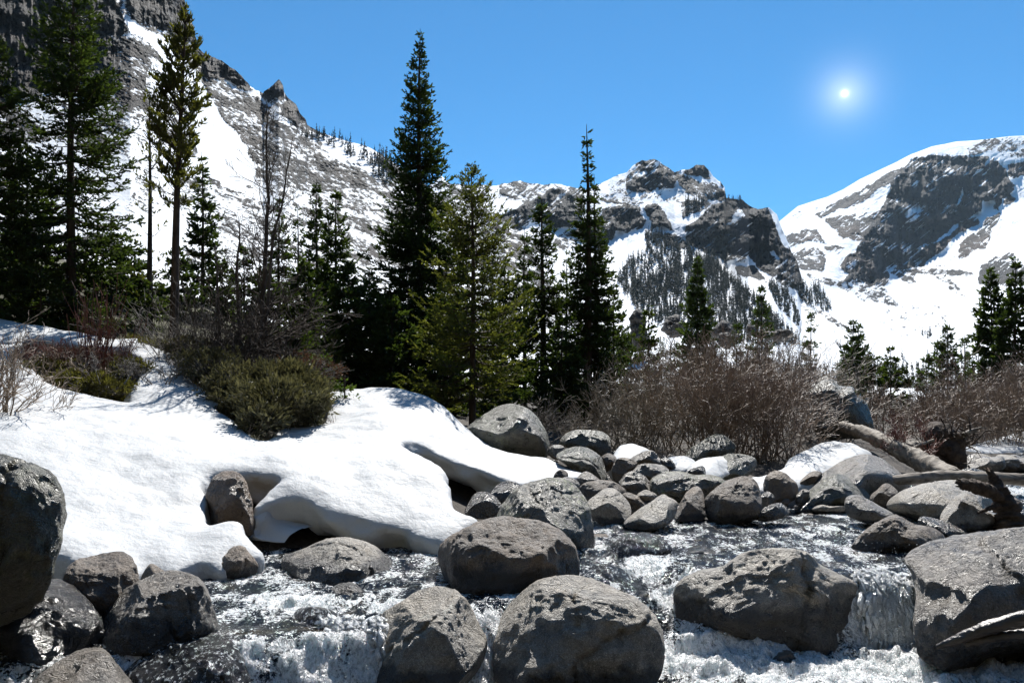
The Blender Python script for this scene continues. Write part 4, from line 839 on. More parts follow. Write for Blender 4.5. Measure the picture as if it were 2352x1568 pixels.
# ------------------------------------------------------------------ vegetation
def mat_needle(name, c1, c2, tr=(.35, (1.3, 1.5, .7))):
    return mat_plain(name, c1, c2, 3.5, .55, 0, spec=.35, transl=tr)
N_DARK = mat_needle('dark_needles', (.020, .034, .014), (.072, .100, .032), (.42, (1.5, 1.6, .6)))
N_MID = mat_needle('green_needles', (.025, .040, .013), (.085, .11, .032), (.42, (1.5, 1.6, .6)))
N_LIGHT = mat_needle('light_needles', (.045, .060, .020), (.19, .20, .065), (.45, (1.5, 1.55, .6)))
N_OLIVE = mat_needle('olive_needles', (.055, .062, .020), (.18, .175, .058), (.45, (1.4, 1.45, .55)))
N_FAR = mat_needle('far_needles', (.010, .015, .012), (.026, .034, .026), (.15, (1.1, 1.2, .8)))
N_BRIGHT = mat_needle('sapling_needles', (.07, .11, .02), (.16, .20, .05))
BARK = mat_plain('conifer_bark', (.035, .026, .020), (.12, .095, .075), 9, .9, .8, .03, .2, stretch=(1, 1, .25))
BARK_P = mat_plain('pine_bark', (.04, .028, .022), (.13, .09, .07), 8, .9, .8, .03, .2, stretch=(1, 1, .3))
DEADW = mat_plain('dead_grey_wood', (.09, .082, .075), (.26, .24, .22), 14, .75, .5, .01, .3, stretch=(1, 1, .2))
WILLOW = mat_plain('willow_twigs', (.12, .088, .062), (.38, .29, .21), 6, .5, 0, spec=.5)
WILLOWR = mat_plain('reddish_willow_twigs', (.12, .082, .060), (.34, .255, .195), 6, .5, 0, spec=.5)
WILLOWG = mat_plain('greyish_willow_twigs', (.12, .10, .08), (.38, .33, .265), 6, .5, 0, spec=.5)
REDW = mat_plain('red_willow_stems', (.09, .034, .028), (.28, .12, .09), 6, .45, 0, spec=.5)

def unit(v): return v / (np.linalg.norm(v, axis=-1, keepdims=True) + 1e-9)
def frames(D):
    a = np.where(np.abs(D[:, 2:3]) > .9, np.array([[1., 0, 0]]), np.array([[0, 0, 1.]]))
    u = unit(np.cross(D, a)); return u, np.cross(D, u)
def tubes(P0, P1, R0, R1, k=4):
    D = unit(P1 - P0); u, v = frames(D); an = np.arange(k) * 2 * np.pi / k
    c = u[:, None] * np.cos(an)[None, :, None] + v[:, None] * np.sin(an)[None, :, None]
    V = np.stack([P0[:, None] + c * R0[:, None, None], P1[:, None] + c * R1[:, None, None]], 1).reshape(-1, 3)
    i = np.arange(k); f = np.stack([i, (i + 1) % k, (i + 1) % k + k, i + k], -1)
    return V, (f[None] + (np.arange(len(P0)) * 2 * k)[:, None, None]).reshape(-1, 4)
def leaves(P0, P1, W, rs, cross=True, mid=.42):
    D = unit(P1 - P0); u, v = frames(D); n = len(P0); ph = rs.uniform(0, np.pi, n)[:, None]
    s = u * np.cos(ph) + v * np.sin(ph); s2 = -u * np.sin(ph) + v * np.cos(ph); M = P0 + (P1 - P0) * mid; w_ = W[:, None] * .5
    Q = [np.stack([P0, M + s * w_, P1, M - s * w_], 1)]
    if cross: Q.append(np.stack([P0, M + s2 * w_, P1, M - s2 * w_], 1))
    Q = np.concatenate(Q); return Q.reshape(-1, 3), np.arange(len(Q) * 4).reshape(-1, 4)
def cat(parts):
    V = []; Fs = []; n = 0
    for v, f in parts:
        V.append(v); Fs.append(f + n); n += len(v)
    return np.concatenate(V), np.concatenate(Fs)
def trunk_path(h, lean, n=14, seed=0, wob=.01):
    t = np.linspace(0, 1, n); rs = np.random.RandomState(seed)
    x = lean[0] * t + wob * h * np.sin(t * 5 + rs.uniform(0, 6)) * t; y = lean[1] * t + wob * h * np.sin(t * 4 + rs.uniform(0, 6)) * t
    return np.stack([x, y, t * h], -1)
def conifer(h, prof, seed, spacing=.10, per=1.0, up=(-12, 42), tw=.42, sprig=.085, sw=.030, r0=None, lean=(0, 0), gap=.15, cb=.06, side=1.0, droop=.16, tuft=False, crosst=True, dead=0.0, ts=.07):
    """prof: [(t, radius)] t=0 foot, 1 tip.  returns trunk, branches, crown geometry (local)"""
    rs = np.random.RandomState(seed); TP = trunk_path(h, lean, seed=seed, wob=.006)
    tt = np.linspace(0, 1, len(TP)); r0 = r0 or h * .013
    def tr(t): return np.stack([np.interp(t, tt, TP[:, q]) for q in range(3)], -1)
    rad = r0 * (1 - tt) ** .85 + .006
    trunk = tubes(TP[:-1], TP[1:], rad[:-1], rad[1:], 8)
    nb = int(h * (1 - cb) / spacing * 8.5 * per); t0 = cb + (1 - cb - .012) * rs.rand(nb) ** .9
    wh = spacing * 2.2 / h; t0 = np.where(rs.rand(nb) < .7, (np.floor(t0 / wh) + .5 + rs.normal(size=nb) * .08) * wh, t0); t0 = np.clip(t0, cb, .992)
    az = rs.uniform(0, 2 * np.pi, nb); pf = np.array(prof)
    lump = 1 + (.55 if tuft else .40) * fbm(P3(np.cos(az) * 1.5, np.sin(az) * 1.5, t0 * h * .9), 3, seed)
    L = np.interp(t0, pf[:, 0], pf[:, 1]) * rs.uniform(.6, 1.12, nb) * lump; keep = (L > .05) & (rs.rand(nb) > gap); t0, az, L = t0[keep], az[keep], L[keep]; nb = len(L)
    el = np.radians(up[0] + (up[1] - up[0]) * t0 ** 1.4 + rs.normal(size=nb) * 7)
    H = np.stack([np.cos(az), np.sin(az), 0 * az], -1); B0 = tr(t0)
    def bp(i, s):
        s = s[:, None]; l = L[i][:, None]; return B0[i] + H[i] * l * s * np.cos(el[i])[:, None] + np.array([[0, 0, 1.]]) * l * (np.sin(el[i])[:, None] * s - droop * np.sin(s * 2.6) + droop * 1.1 * s ** 2)
    K = 5; ii = np.repeat(np.arange(nb), K); sa = np.tile(np.arange(K) / K, nb); sb = sa + 1 / K
    br = .0045 + .012 * L[ii]
    branches = tubes(bp(ii, sa), bp(ii, sb), br * (1 - sa * .85), br * (1 - sb * .85), 3)
    # side twigs
    nt = np.maximum(2, (L / ts * side).astype(int)); it = np.repeat(np.arange(nb), nt); n = len(it)
    s0 = (.04 if not tuft else .40) + (.96 if not tuft else .60) * rs.rand(n) ** (.8 if not tuft else .7)
    sd_ = np.where(rs.rand(n) < .5, 1., -1.)
    Pa = bp(it, s0); Pb = bp(it, np.minimum(s0 + .05, 1.05)); fw = unit(Pb - Pa)
    lat = np.stack([-H[it][:, 1], H[it][:, 0], 0 * az[it]], -1) * sd_[:, None]
    ang = np.radians(rs.uniform(25, 65, n)); upv = rs.normal(size=n) * .22 - (.10 if not tuft else -.55)
    td = unit(fw * np.cos(ang)[:, None] + lat * np.sin(ang)[:, None] + np.array([[0, 0, 1.]]) * upv[:, None])
    tl = np.minimum(tw * L[it] * (1.05 - s0) + .06, .5) * rs.uniform(.6, 1.2, n)
    # each twig carries sprigs of needles
    ns = np.maximum(1, np.ceil(tl / (sprig * .42)).astype(int)); js = np.repeat(np.arange(n), ns); m_ = len(js)
    u = rs.rand(m_); Q0 = Pa[js] + td[js] * (tl[js] * u)[:, None]
    dirs = unit(td[js] + rs.normal(size=(m_, 3)) * (.38 if not tuft else .5) + np.array([[0, 0, .12 if not tuft else .5]]))
    sl_ = sprig * rs.uniform(.7, 1.4, m_); Q1 = Q0 + dirs * sl_[:, None]
    Wd = sw * 1.2 * rs.uniform(.7, 1.3, m_)
    # tip of main branch
    e0 = bp(np.arange(nb), np.full(nb, .86)); e1 = bp(np.arange(nb), np.full(nb, 1.06))
    crown = cat([leaves(Q0, Q1, Wd, rs, crosst), leaves(e0, e1, np.full(nb, sw * 1.1), rs, True)])
    return trunk, branches, crown
def grow(name, loc, label, category, geo, mats, group='conifers in the valley', rz=0):
    r = empty(name, loc, label, category, group); r.rotation_euler = (0, 0, rz)
    for nm, g, m in zip(('trunk', 'branches', 'crown'), geo, mats):
        if g is None: continue
        link(nm, mesh_np(nm, g[0], g[1], m, nm == 'trunk'), r)
    return r
def tree(px, ytop, ybase, d, label, W, seed, mat=None, kind='spruce_tree', leanpx=0, bark=None, zfix=None, **kw):
    """W: [(photo y, half width px)]"""
    top = at(px + leanpx, ytop, d); b0 = at(px, ybase, d); z0 = gz(b0[0], d); 
    if zfix is not None: z0 = zfix
    h = top[2] - z0; prof = sorted(((at(px, y, d)[2] - z0) / h, w_ * d / F) for y, w_ in W)
    prof = [(0, prof[0][1])] + prof + [(1, .02)]
    geo = conifer(h, prof, seed, lean=(top[0] - b0[0], 0), **kw)
    return grow(kind, (b0[0], d, z0 - .05), label, 'tree', geo, (bark or BARK, BARK, mat or N_MID))
T = tree
# the large trees, nearest first
T(165,-110,745,16.5,'tall open-crowned spruce second from the left edge, its tip above the frame',[(680,150),(600,158),(520,160),(430,150),(300,135),(150,105),(40,75),(-60,30)],1,N_DARK,cb=.03,gap=.22,spacing=.14,up=(-8,35),per=.85,side=1.1,sprig=.08,sw=.026,droop=.12)
T(-12,60,740,15.5,'dark spruce cut off by the left edge of the frame',[(700,95),(600,95),(450,85),(300,65),(150,40)],2,N_DARK,cb=.03,gap=.1,spacing=.14,sprig=.08,sw=.028)
T(402,5,700,17,'limber pine with long bare trunk and olive upright tufts',[(455,40),(440,62),(380,82),(300,86),(210,76),(120,52),(60,28)],3,N_OLIVE,kind='pine_tree',leanpx=18,bark=BARK_P,cb=.385,gap=.2,spacing=.18,up=(25,60),tuft=True,sprig=.12,sw=.028,r0=.10,tw=.3,droop=.0,ts=.05,per=1.35)
T(345,200,690,18.5,'thin sparse half-bare pine between the open spruce and the limber pine',[(640,45),(500,50),(380,55),(280,38),(220,15)],4,N_OLIVE,kind='pine_tree',cb=.12,gap=.45,spacing=.22,up=(10,55),tuft=True,sprig=.10,sw=.028,tw=.25,side=.45,per=.6,r0=.07)
T(965,62,905,24,'tallest spruce in the centre with a sharp pointed tip',[(890,195),(820,190),(740,175),(650,150),(560,118),(470,95),(400,78),(330,66),(260,48),(180,32),(110,12),(80,5)],5,N_DARK,cb=.02,gap=.06,spacing=.15,per=1.1,up=(-14,45),sprig=.095,sw=.034)
T(1085,372,1005,16.5,'lighter green spruce with visible trunk in front of the tallest spruce',[(940,105),(860,150),(780,155),(700,148),(600,122),(520,92),(450,52),(400,22)],6,N_LIGHT,cb=.12,gap=.2,spacing=.12,up=(-6,50),sprig=.07,sw=.02)
T(1247,450,945,22,'narrow dark spruce left of the twin-tipped thin spire',[(900,70),(800,62),(700,52),(600,40),(520,26),(470,10)],7,N_DARK,cb=.04,gap=.12,spacing=.14,sprig=.11,sw=.036,r0=.11)
T(1350,282,950,22,'slender spruce with a long thin spire right of centre',[(900,88),(800,84),(700,72),(600,56),(520,42),(450,24),(400,11),(340,8)],8,N_DARK,cb=.05,gap=.18,spacing=.14,sprig=.11,sw=.036,up=(-14,10),r0=.13)
T(1368,395,950,22.8,'second thin spire standing close against the slender spruce',[(900,70),(700,55),(600,40),(500,20),(430,8)],9,N_DARK,cb=.05,gap=.25,spacing=.16,sprig=.11,sw=.036,up=(-14,10))
T(464,345,770,26,'small pointed spruce right of the limber pine trunk',[(720,62),(620,52),(540,42),(460,26),(400,10)],10,N_DARK,spacing=.17,sprig=.13,sw=.045)
T(728,408,800,27,'spruce at the left of the dark pair beyond the dead tree',[(760,60),(650,48),(560,32),(480,16),(430,6)],11,N_DARK,spacing=.17,sprig=.13,sw=.045)
T(772,428,805,26,'fuller spruce at the right of the dark pair beyond the dead tree',[(770,72),(680,58),(590,42),(500,24),(450,8)],12,N_DARK,spacing=.17,sprig=.13,sw=.045)
T(684,470,790,30,'thin young spruce with spaced branches against the snow slope',[(760,45),(660,34),(580,20),(500,8)],13,N_DARK,spacing=.28,sprig=.13,sw=.045,gap=.2)
T(640,440,780,27,'narrow spruce partly hidden behind the dead tree',[(760,55),(650,42),(560,25),(480,8)],14,N_DARK,spacing=.2,sprig=.13,sw=.045)
T(1160,590,960,26,'spruce filling the gap between the light spruce and the narrow dark one',[(900,75),(800,60),(700,40),(620,10)],15,N_DARK,spacing=.18,sprig=.13,sw=.045)
T(1205,520,940,27,'slim spruce just left of the narrow dark spruce',[(900,60),(800,48),(700,32),(600,14)],16,N_DARK,spacing=.2,sprig=.13,sw=.045)
T(1410,640,940,24,'low bushy spruce at the right foot of the slender spruces',[(900,60),(820,52),(740,35),(680,12)],17,N_DARK,spacing=.17,sprig=.12,sw=.04)
T(1300,590,940,25,'bushy spruce between the narrow dark spruce and the thin spire',[(900,55),(800,45),(700,30),(620,12)],18,N_DARK,spacing=.2,sprig=.12,sw=.04)
T(850,620,880,21,'small green-tipped spruce at the lower left of the tallest spruce',[(860,90),(800,85),(740,60),(680,32)],19,N_MID,spacing=.13,sprig=.10,sw=.036)
T(60,330,760,20,'spruce filling behind the two left-hand spruces',[(740,120),(600,100),(500,75),(400,35)],20,N_DARK,spacing=.16,sprig=.12,sw=.042)
T(255,560,755,17.5,'low dark young spruce right of the open-crowned spruce',[(740,85),(680,75),(620,45)],21,N_DARK,spacing=.12,sprig=.10,sw=.036)
T(95,590,750,15.8,'low dark young spruce below the left edge spruce',[(740,110),(690,95),(630,50)],22,N_MID,spacing=.12,sprig=.10,sw=.034)
T(350,640,760,18,'small round-topped spruce at the foot of the limber pine',[(750,55),(710,50),(670,28)],23,N_MID,spacing=.12,sprig=.10,sw=.034)
T(560,560,790,25,'short spruce between the small pointed spruce and the dead tree',[(770,60),(700,48),(620,25)],24,N_DARK,spacing=.18,sprig=.12,sw=.045)
T(1490,690,905,38,'thin spruce left of the broken crags',[(860,34),(780,22),(720,8)],25,N_MID,spacing=.3,sprig=.2,sw=.07)
T(1602,588,880,42,'dark full spruce standing above the willow thicket',[(800,42),(740,36),(690,28),(640,14)],26,N_DARK,spacing=.17,sprig=.2,sw=.075)
T(1750,648,880,44,'narrow spire spruce above the middle of the thicket',[(790,30),(740,24),(700,14),(670,5)],27,N_DARK,spacing=.28,sprig=.2,sw=.075)
T(1692,730,880,40,'tiny slim spruce between the two spruces above the thicket',[(800,16),(760,9)],28,N_DARK,spacing=.3,sprig=.18,sw=.06)
T(1862,702,880,46,'thin feathery spruce above the right part of the thicket',[(800,18),(760,12),(720,4)],29,N_DARK,spacing=.34,sprig=.2,sw=.06)
T(1958,728,900,40,'left tip of the twin spruce where the snow bowl begins',[(860,32),(800,24),(760,10)],30,N_DARK,spacing=.18,sprig=.2,sw=.07)
T(1972,740,900,41,'right tip of the twin spruce where the snow bowl begins',[(860,30),(800,20),(760,8)],31,N_DARK,spacing=.26,sprig=.2,sw=.07)
T(2006,800,950,34,'left one of the dark pair between the two thickets',[(920,38),(860,30),(820,14)],32,N_DARK,spacing=.2,sprig=.16,sw=.06)
T(2046,795,950,33,'green right one of the dark pair between the two thickets',[(920,44),(860,32),(820,12)],33,N_MID,spacing=.2,sprig=.16,sw=.06)
T(2278,612,900,36,'big dark spruce left of the tallest at the right edge',[(850,52),(780,48),(720,36),(660,18)],34,N_DARK,spacing=.15,sprig=.18,sw=.065)
T(2330,585,900,34,'tallest spruce at the right edge of the frame',[(850,48),(780,42),(700,30),(630,10)],35,N_DARK,spacing=.17,gap=.15,sprig=.18,sw=.065)
T(2176,735,900,38,'middle spruce of the row above the right thicket',[(850,28),(800,22),(760,9)],36,N_DARK,spacing=.18,sprig=.18,sw=.06)
T(2215,755,900,40,'sparse small spruce right of the middle spruce of the row',[(850,20),(800,14),(770,5)],37,N_DARK,spacing=.36,sprig=.18,sw=.055,gap=.25)
T(2152,760,900,39,'ragged spruce left of the middle spruce of the row',[(850,22),(810,14),(780,5)],38,N_DARK,spacing=.34,sprig=.18,sw=.055,gap=.25)
T(2127,808,905,36,'leftmost small spruce at the edge of the right thicket',[(870,22),(840,12)],39,N_DARK,spacing=.26,sprig=.16,sw=.055)
T(2248,770,900,39,'small spruce tucked beside the big dark spruce at right',[(850,20),(800,10)],40,N_DARK,spacing=.3,sprig=.18,sw=.055)
T(1550,780,890,36,'small spruce left of the dark full spruce in the valley',[(850,24),(810,12)],41,N_MID,spacing=.26,sprig=.16,sw=.06)
T(1450,760,900,34,'dim green spruce in front of the dark crag',[(860,40),(810,22)],42,N_MID,spacing=.22,sprig=.16,sw=.06)
T(746,812,862,13.8,'bright green fir sapling left of the snow dome',[(855,38),(835,24)],43,N_BRIGHT,kind='fir_sapling',spacing=.06,sprig=.06,sw=.02,cb=.02,r0=.012,zfix=at(746,868,13.8)[2])
T(792,862,905,12.9,'small bright fir sapling poking from the edge of the snow dome',[(900,34),(880,18)],44,N_BRIGHT,kind='fir_sapling',spacing=.06,sprig=.06,sw=.02,cb=.02,r0=.01,zfix=at(792,915,12.9)[2])
T(706,742,860,15,'slim light green pine shoot behind the juniper',[(850,18),(800,14),(760,7)],45,N_BRIGHT,kind='pine_sapling',spacing=.08,sprig=.07,sw=.024,up=(30,60),r0=.015)
T(768,735,870,19,'slim dim pine shoot in front of the dark spruces',[(850,16),(800,12),(760,6)],46,N_LIGHT,kind='pine_sapling',spacing=.1,sprig=.08,sw=.026,up=(30,60),r0=.018)

for i, (px, yt, yb, d, w_, lb) in enumerate([(30,560,760,17.5,90,'low dark spruce in the shade behind the left snow strip'),(180,600,755,19,100,'low dark spruce behind the foot of the open-crowned spruce'),(300,590,765,20,85,'low dark spruce behind the thin half-bare pine'),(410,610,775,21,70,'low dark spruce behind the limber pine trunk'),
        (510,640,790,22,60,'low dark spruce behind the left side of the grey bush'),(610,650,800,21,65,'low dark spruce behind the dead trees'),(700,640,830,21,65,'low dark spruce in front of the dark pair'),(800,640,860,20,70,'low dark spruce between the dark pair and the tallest spruce'),
        (1020,700,930,21,70,'low dark spruce at the right foot of the tallest spruce'),(900,720,900,20,90,'low dark spruce behind the snow dome'),(1130,760,960,19,55,'low dark spruce behind the light spruce'),(1290,760,960,20,60,'low dark spruce behind the narrow dark spruce')]):
    yt -= 45; w_ *= 1.15
    T(px,yt,yb,d,lb,[(yb-20,w_),(yt+(yb-yt)*.6,w_*.85),(yt+(yb-yt)*.3,w_*.5)],300+i,N_DARK,spacing=.14,sprig=.12,sw=.045,cb=.02,gap=.05)

# belt of conifers on the valley floor behind the willows
MP = []
for q in range(4):
    g_ = conifer(7., [(0, 1.15), (.2, 1.1), (.5, .75), (.8, .35), (1, .04)], 500 + q, spacing=.17, gap=.1, sprig=.24, sw=.085, side=.55, tw=.35, per=.6, crosst=True, ts=.09, up=(-16, 35))
    MP.append((mesh_np('trunk', *g_[0], BARK), mesh_np('branches', *g_[1], BARK), mesh_np('crown', *g_[2], (N_DARK, N_MID, N_DARK, N_DARK)[q], False)))
rs = np.random.RandomState(12)
for q in range(64):
    px = rs.choice([rs.uniform(1395, 1560), rs.uniform(1560, 1960), rs.uniform(1930, 2150), rs.uniform(2100, 2352)], p=[.25, .35, .25, .15]); d = rs.uniform(36, 78)
    yt = np.interp(px, [1395, 1480, 1560, 1660, 1800, 1900, 1960, 2040, 2110, 2160, 2230, 2352], [730, 765, 785, 795, 800, 790, 815, 835, 850, 825, 800, 770]) + rs.uniform(-8, 34)
    p = at(px, yt, d); z0 = gz(p[0], d); h = p[2] - z0
    if h < 1.5: continue
    e = empty('spruce_tree', (p[0], d, z0 - .1), 'dark spruce in the belt of valley trees behind the willow thickets', 'tree', 'spruces of the belt behind the willows'); s_ = h / 7.; wd = s_ * rs.uniform(.7, 1.05); e.scale = (wd, wd, s_); e.rotation_euler = (0, 0, rs.uniform(0, 6.28)); k_ = rs.randint(4)
    for nm, m_ in zip(('trunk', 'branches', 'crown'), MP[k_]): link(nm, m_, e)

# ---- bare branching plants
def branching(P, D, L, Rr, levels, rs, nseg=5, wig=.18, up=.05, start=.25):
    """vectorised branching; returns list of (P0,P1,R0,R1)"""
    out_ = []
    for lv in range(len(levels) + 1):
        n = len(P); cur = P.copy(); dr = D.copy(); st = [cur.copy()]; rr = [Rr.copy()]
        for q in range(nseg):
            dr = unit(dr + rs.normal(size=(n, 3)) * wig + np.array([[0, 0, up]])); nx = cur + dr * (L / nseg)[:, None]
            r1 = Rr * (1 - .8 * (q + 1) / nseg); out_.append((cur, nx, rr[-1], r1)); rr.append(r1); cur = nx; st.append(cur.copy())
        if lv == len(levels): break
        nc, lr, an, rr_ = levels[lv]; S = np.stack(st, 1); RR = np.stack(rr, 1)
        nch = np.maximum(1, rs.poisson(nc, n)); idx = np.repeat(np.arange(n), nch); m_ = len(idx)
        s = start + (1 - start) * rs.rand(m_); f = s * nseg; i0 = np.minimum(f.astype(int), nseg - 1); fr = (f - i0)[:, None]
        Pn = S[idx, i0] * (1 - fr) + S[idx, i0 + 1] * fr; pd = unit(S[idx, i0 + 1] - S[idx, i0]); u, v = frames(pd); ph = rs.uniform(0, 2 * np.pi, m_)[:, None]
        a = np.radians(an * rs.uniform(.5, 1.4, m_))[:, None]
        D = pd * np.cos(a) + (u * np.cos(ph) + v * np.sin(ph)) * np.sin(a)
        L = L[idx] * lr * rs.uniform(.6, 1.3, m_) * (1.15 - .5 * s); Rr = np.maximum(RR[idx, i0] * rr_, .0012); P = Pn
    return [np.concatenate([o[q] for o in out_]) for q in range(4)]
def bush(name, loc, label, category, n, spread, height, mat, seed, levels, r=.012, base=.25, out=.6, wig=.23, up=.06, rmin=.002, group=None, yflat=1., lean=0., k=3, cap=None):
    rs = np.random.RandomState(seed); az = rs.uniform(0, 2 * np.pi, n); el = np.abs(rs.normal(size=n)) * out
    D = unit(np.stack([np.cos(az) * np.sin(el) + lean, np.sin(az) * np.sin(el) * yflat, np.cos(el)], -1))
    P = np.stack([rs.normal(size=n) * base * spread, rs.normal(size=n) * base * spread * yflat, np.full(n, -.05)], -1)
    L = height * rs.uniform(.55, 1.05, n); g = branching(P, D, L, np.full(n, r) * rs.uniform(.6, 1.3, n), levels, rs, wig=wig, up=up)
    V, Fc = tubes(g[0], g[1], np.maximum(g[2], rmin), np.maximum(g[3], rmin), k)
    o = link(name, mesh_np(name, V, Fc, mat, True), None, loc); tag(o, label, category, group); return o
LV = [(5, .55, 32, .55), (4, .6, 34, .6)]
def bl(px, py, d): p = at(px, py, d); return (p[0], d, gz(p[0], d))
def B(px, d, label, n, height, mat=WILLOW, seed=1, levels=LV, py=1000, name='willow_shrub', group='leafless willow shrubs', z=None, **kw):
    x = at(px, py, d)[0]; zz = gz(x, d) if z is None else z
    return bush(name, (x, d, zz), label, 'shrub', n, kw.pop('spread', 1.), height, mat, seed, levels, group=group, **kw)
B(1750,14.5,'largest brown willow thicket fanning out above the snow wedge',95,2.05,mat=WILLOWR,seed=1,base=.38,out=.55,rmin=.0035,levels=[(6,.5,30,.55),(4.5,.55,34,.6)])
B(1600,15,'tall brown willow shrub left of the largest thicket',64,1.85,seed=2,base=.5,out=.45,rmin=.0035,levels=[(6,.5,30,.55),(4,.55,34,.6)])
B(1890,17.2,'leaning willow shrub around the pale outcrop',60,1.75,mat=WILLOWG,seed=3,base=.45,out=.5,rmin=.0035,lean=.2,levels=[(6,.5,30,.55),(4,.55,34,.6)])
B(1480,15.5,'greyish low willow shrub at the left end of the thicket',70,1.3,mat=WILLOWG,seed=4,base=.5,out=.6,rmin=.0035)
B(1370,16,'dark tangled shrub under the slender spruces',50,.85,mat=WILLOWG,seed=5,base=.5,out=.75,rmin=.0035)
B(1225,15.5,'small pale twiggy bush beside the great round boulder',26,.95,mat=DEADW,seed=6,base=.2,out=.7,rmin=.003)
for i, (px, d, h, n, lb) in enumerate([(2095,20,1.15,50,'lower left shrub of the right-hand thicket behind the fallen log'),(2180,22,1.7,80,'brown shrub of the right-hand thicket behind the root ball'),(2280,23,2.2,90,'dense reddish shrub of the right-hand thicket'),(2375,22,2.3,80,'willow shrub cut off by the right edge of the frame'),
        (2235,27,1.7,60,'tall back shrub of the right-hand thicket in front of the spruces'),(2340,29,2.1,60,'tallest back shrub of the right-hand thicket at the frame edge'),(2150,26,1.1,35,'back shrub of the right-hand thicket beside the small spruce')]):
    B(px, d, lb, n, h, seed=20 + i, mat=(WILLOWR, WILLOW)[i % 2], base=.8, out=.5, rmin=.005, levels=[(6,.5,30,.55),(4,.55,34,.6)])
B(1540,20,'back willow shrub below the thin valley spruce',60,1.7,seed=31,base=.7,out=.5,rmin=.005)
B(1700,21,'back willow shrub below the narrow spire spruce',70,1.95,seed=32,base=.8,out=.5,rmin=.005)
B(1830,22,'back willow shrub at the right end of the main thicket',60,1.8,seed=33,base=.8,out=.5,rmin=.005)
B(1640,19,'back willow shrub below the dark full spruce',65,1.8,seed=34,base=.7,out=.5,rmin=.005)
B(2095,13.6,'small reddish willow bush growing over the fallen log',26,.62,mat=REDW,seed=7,base=.16,out=.8,rmin=.003,z=.62,lean=-.3)
B(222,13.1,'red-stemmed willow clump in the thawed patch at left',60,1.35,mat=REDW,seed=8,base=.16,out=.33,rmin=.004,levels=[(2.5,.5,16,.6)],wig=.07,z=1.75)
B(120,13.0,'low reddish twigs in the left half of the thawed patch',60,.45,mat=REDW,seed=9,base=.4,out=.5,rmin=.003,z=2.0)
B(-10,9.6,'bare twiggy shrub at the left frame edge in front of the snow',26,1.0,mat=WILLOW,seed=10,base=.12,out=.6,rmin=.003,z=1.30,lean=.25)
B(285,12.6,'pale fallen twigs in the thawed patch',14,.6,mat=DEADW,seed=12,base=.3,out=1.3,rmin=.003,up=-.01,z=1.8)
B(150,12.4,'brown leafless twigs over the heath in the thawed patch',50,.42,mat=WILLOW,seed=41,base=.6,out=.9,rmin=.0028,z=1.86)
B(300,12.2,'grey twigs at the right side of the thawed patch',30,.4,mat=DEADW,seed=42,base=.4,out=1.0,rmin=.0028,z=1.75)
B(500,12.9,'tangled grey twigs on the slope left of the juniper',50,.55,mat=DEADW,seed=43,base=.5,out=.9,rmin=.003,name='dead_bush',group='grey leafless bushes')
B(430,13.8,'low scruffy twigs beside the upper end of the snow bank',40,.4,mat=WILLOW,seed=44,base=.5,out=.9,rmin=.003)
B(640,11.6,'thin brown twigs poking through the juniper',30,.5,mat=WILLOWR,seed=45,base=.5,out=.9,rmin=.0028)
B(760,12.6,'few bare twigs at the left edge of the snow dome',10,.4,mat=DEADW,seed=46,base=.2,out=.8,rmin=.0028)
# grey dead bush and the dead trees in it
def dead_tree(px0, y0, px1, y1, d, r, label, seed, kids, sp=.3, name='dead_tree', bend=0, lv=None, mat=DEADW):
    p0 = at(px0, y0, d); z0 = gz(p0[0], d); p0 = np.array([p0[0], d, z0 - .05]); p1 = at(px1, y1, d); n = 16; t = np.linspace(0, 1, n); rs = np.random.RandomState(seed)
    W = p0 + (p1 - p0) * t[:, None]; W[:, 0] += bend * np.sin(t * np.pi) + .02 * np.cumsum(rs.normal(size=n)) * 1.; W[0] = p0; rad = r * (1 - t) ** .8 + .006
    root = empty(name, tuple(p0), label, 'tree', 'leafless dead trees')
    v, f = tubes(W[:-1], W[1:], rad[:-1], rad[1:], 7); part('trunk', v, f, mat, root)
    s = rs.uniform(.12, .97, kids); P = np.stack([np.interp(s, t, W[:, q]) for q in range(3)], -1); az = rs.uniform(0, 6.28, kids); el = np.radians(rs.uniform(25, 70, kids))
    D = np.stack([np.cos(az) * np.cos(el), np.sin(az) * np.cos(el) * .7, np.sin(el)], -1); H = np.linalg.norm(p1 - p0)
    g = branching(P, D, H * sp * (1.1 - s) * rs.uniform(.5, 1.2, kids) + .1, np.interp(s, t, rad) * .4, lv or [(4, .5, 38, .55), (2, .5, 40, .6)], rs, wig=.17, up=.06)
    v, f = tubes(g[0], g[1], np.maximum(g[2], .0045), np.maximum(g[3], .004), 3); part('branches', v, f, mat, root); return root
DT = mat_plain('dead_brown_bark', (.04, .032, .028), (.13, .105, .09), 10, .85, .6, .02, .25, stretch=(1, 1, .3))
dead_tree(590,800,617,232,14.5,.055,'tall leafless tree with a thin straight tip left of the centre',1,46,.27,mat=DT,bend=.08)
dead_tree(598,800,684,315,14.3,.036,'leafless stem leaning right beside the tall leafless tree',2,28,.22,mat=DT,bend=-.05)
dead_tree(555,800,548,500,14.4,.05,'short leafless stem left of the tall leafless tree',3,20,.3,mat=DT)
dead_tree(520,800,500,560,14.2,.04,'leafless stem leaning left in the grey bush',4,16,.35,mat=DT)
B(560,13.9,'large grey leafless bush at the foot of the dead trees',110,1.8,mat=DT,seed=14,base=.35,out=.75,rmin=.0035,levels=[(5,.5,36,.55),(3.5,.5,40,.6)],name='dead_bush',group='grey leafless bushes')
B(470,14.4,'smaller grey leafless bush on the left side of the dead trees',55,1.5,mat=DEADW,seed=15,base=.3,out=.7,rmin=.0035,name='dead_bush',group='grey leafless bushes')
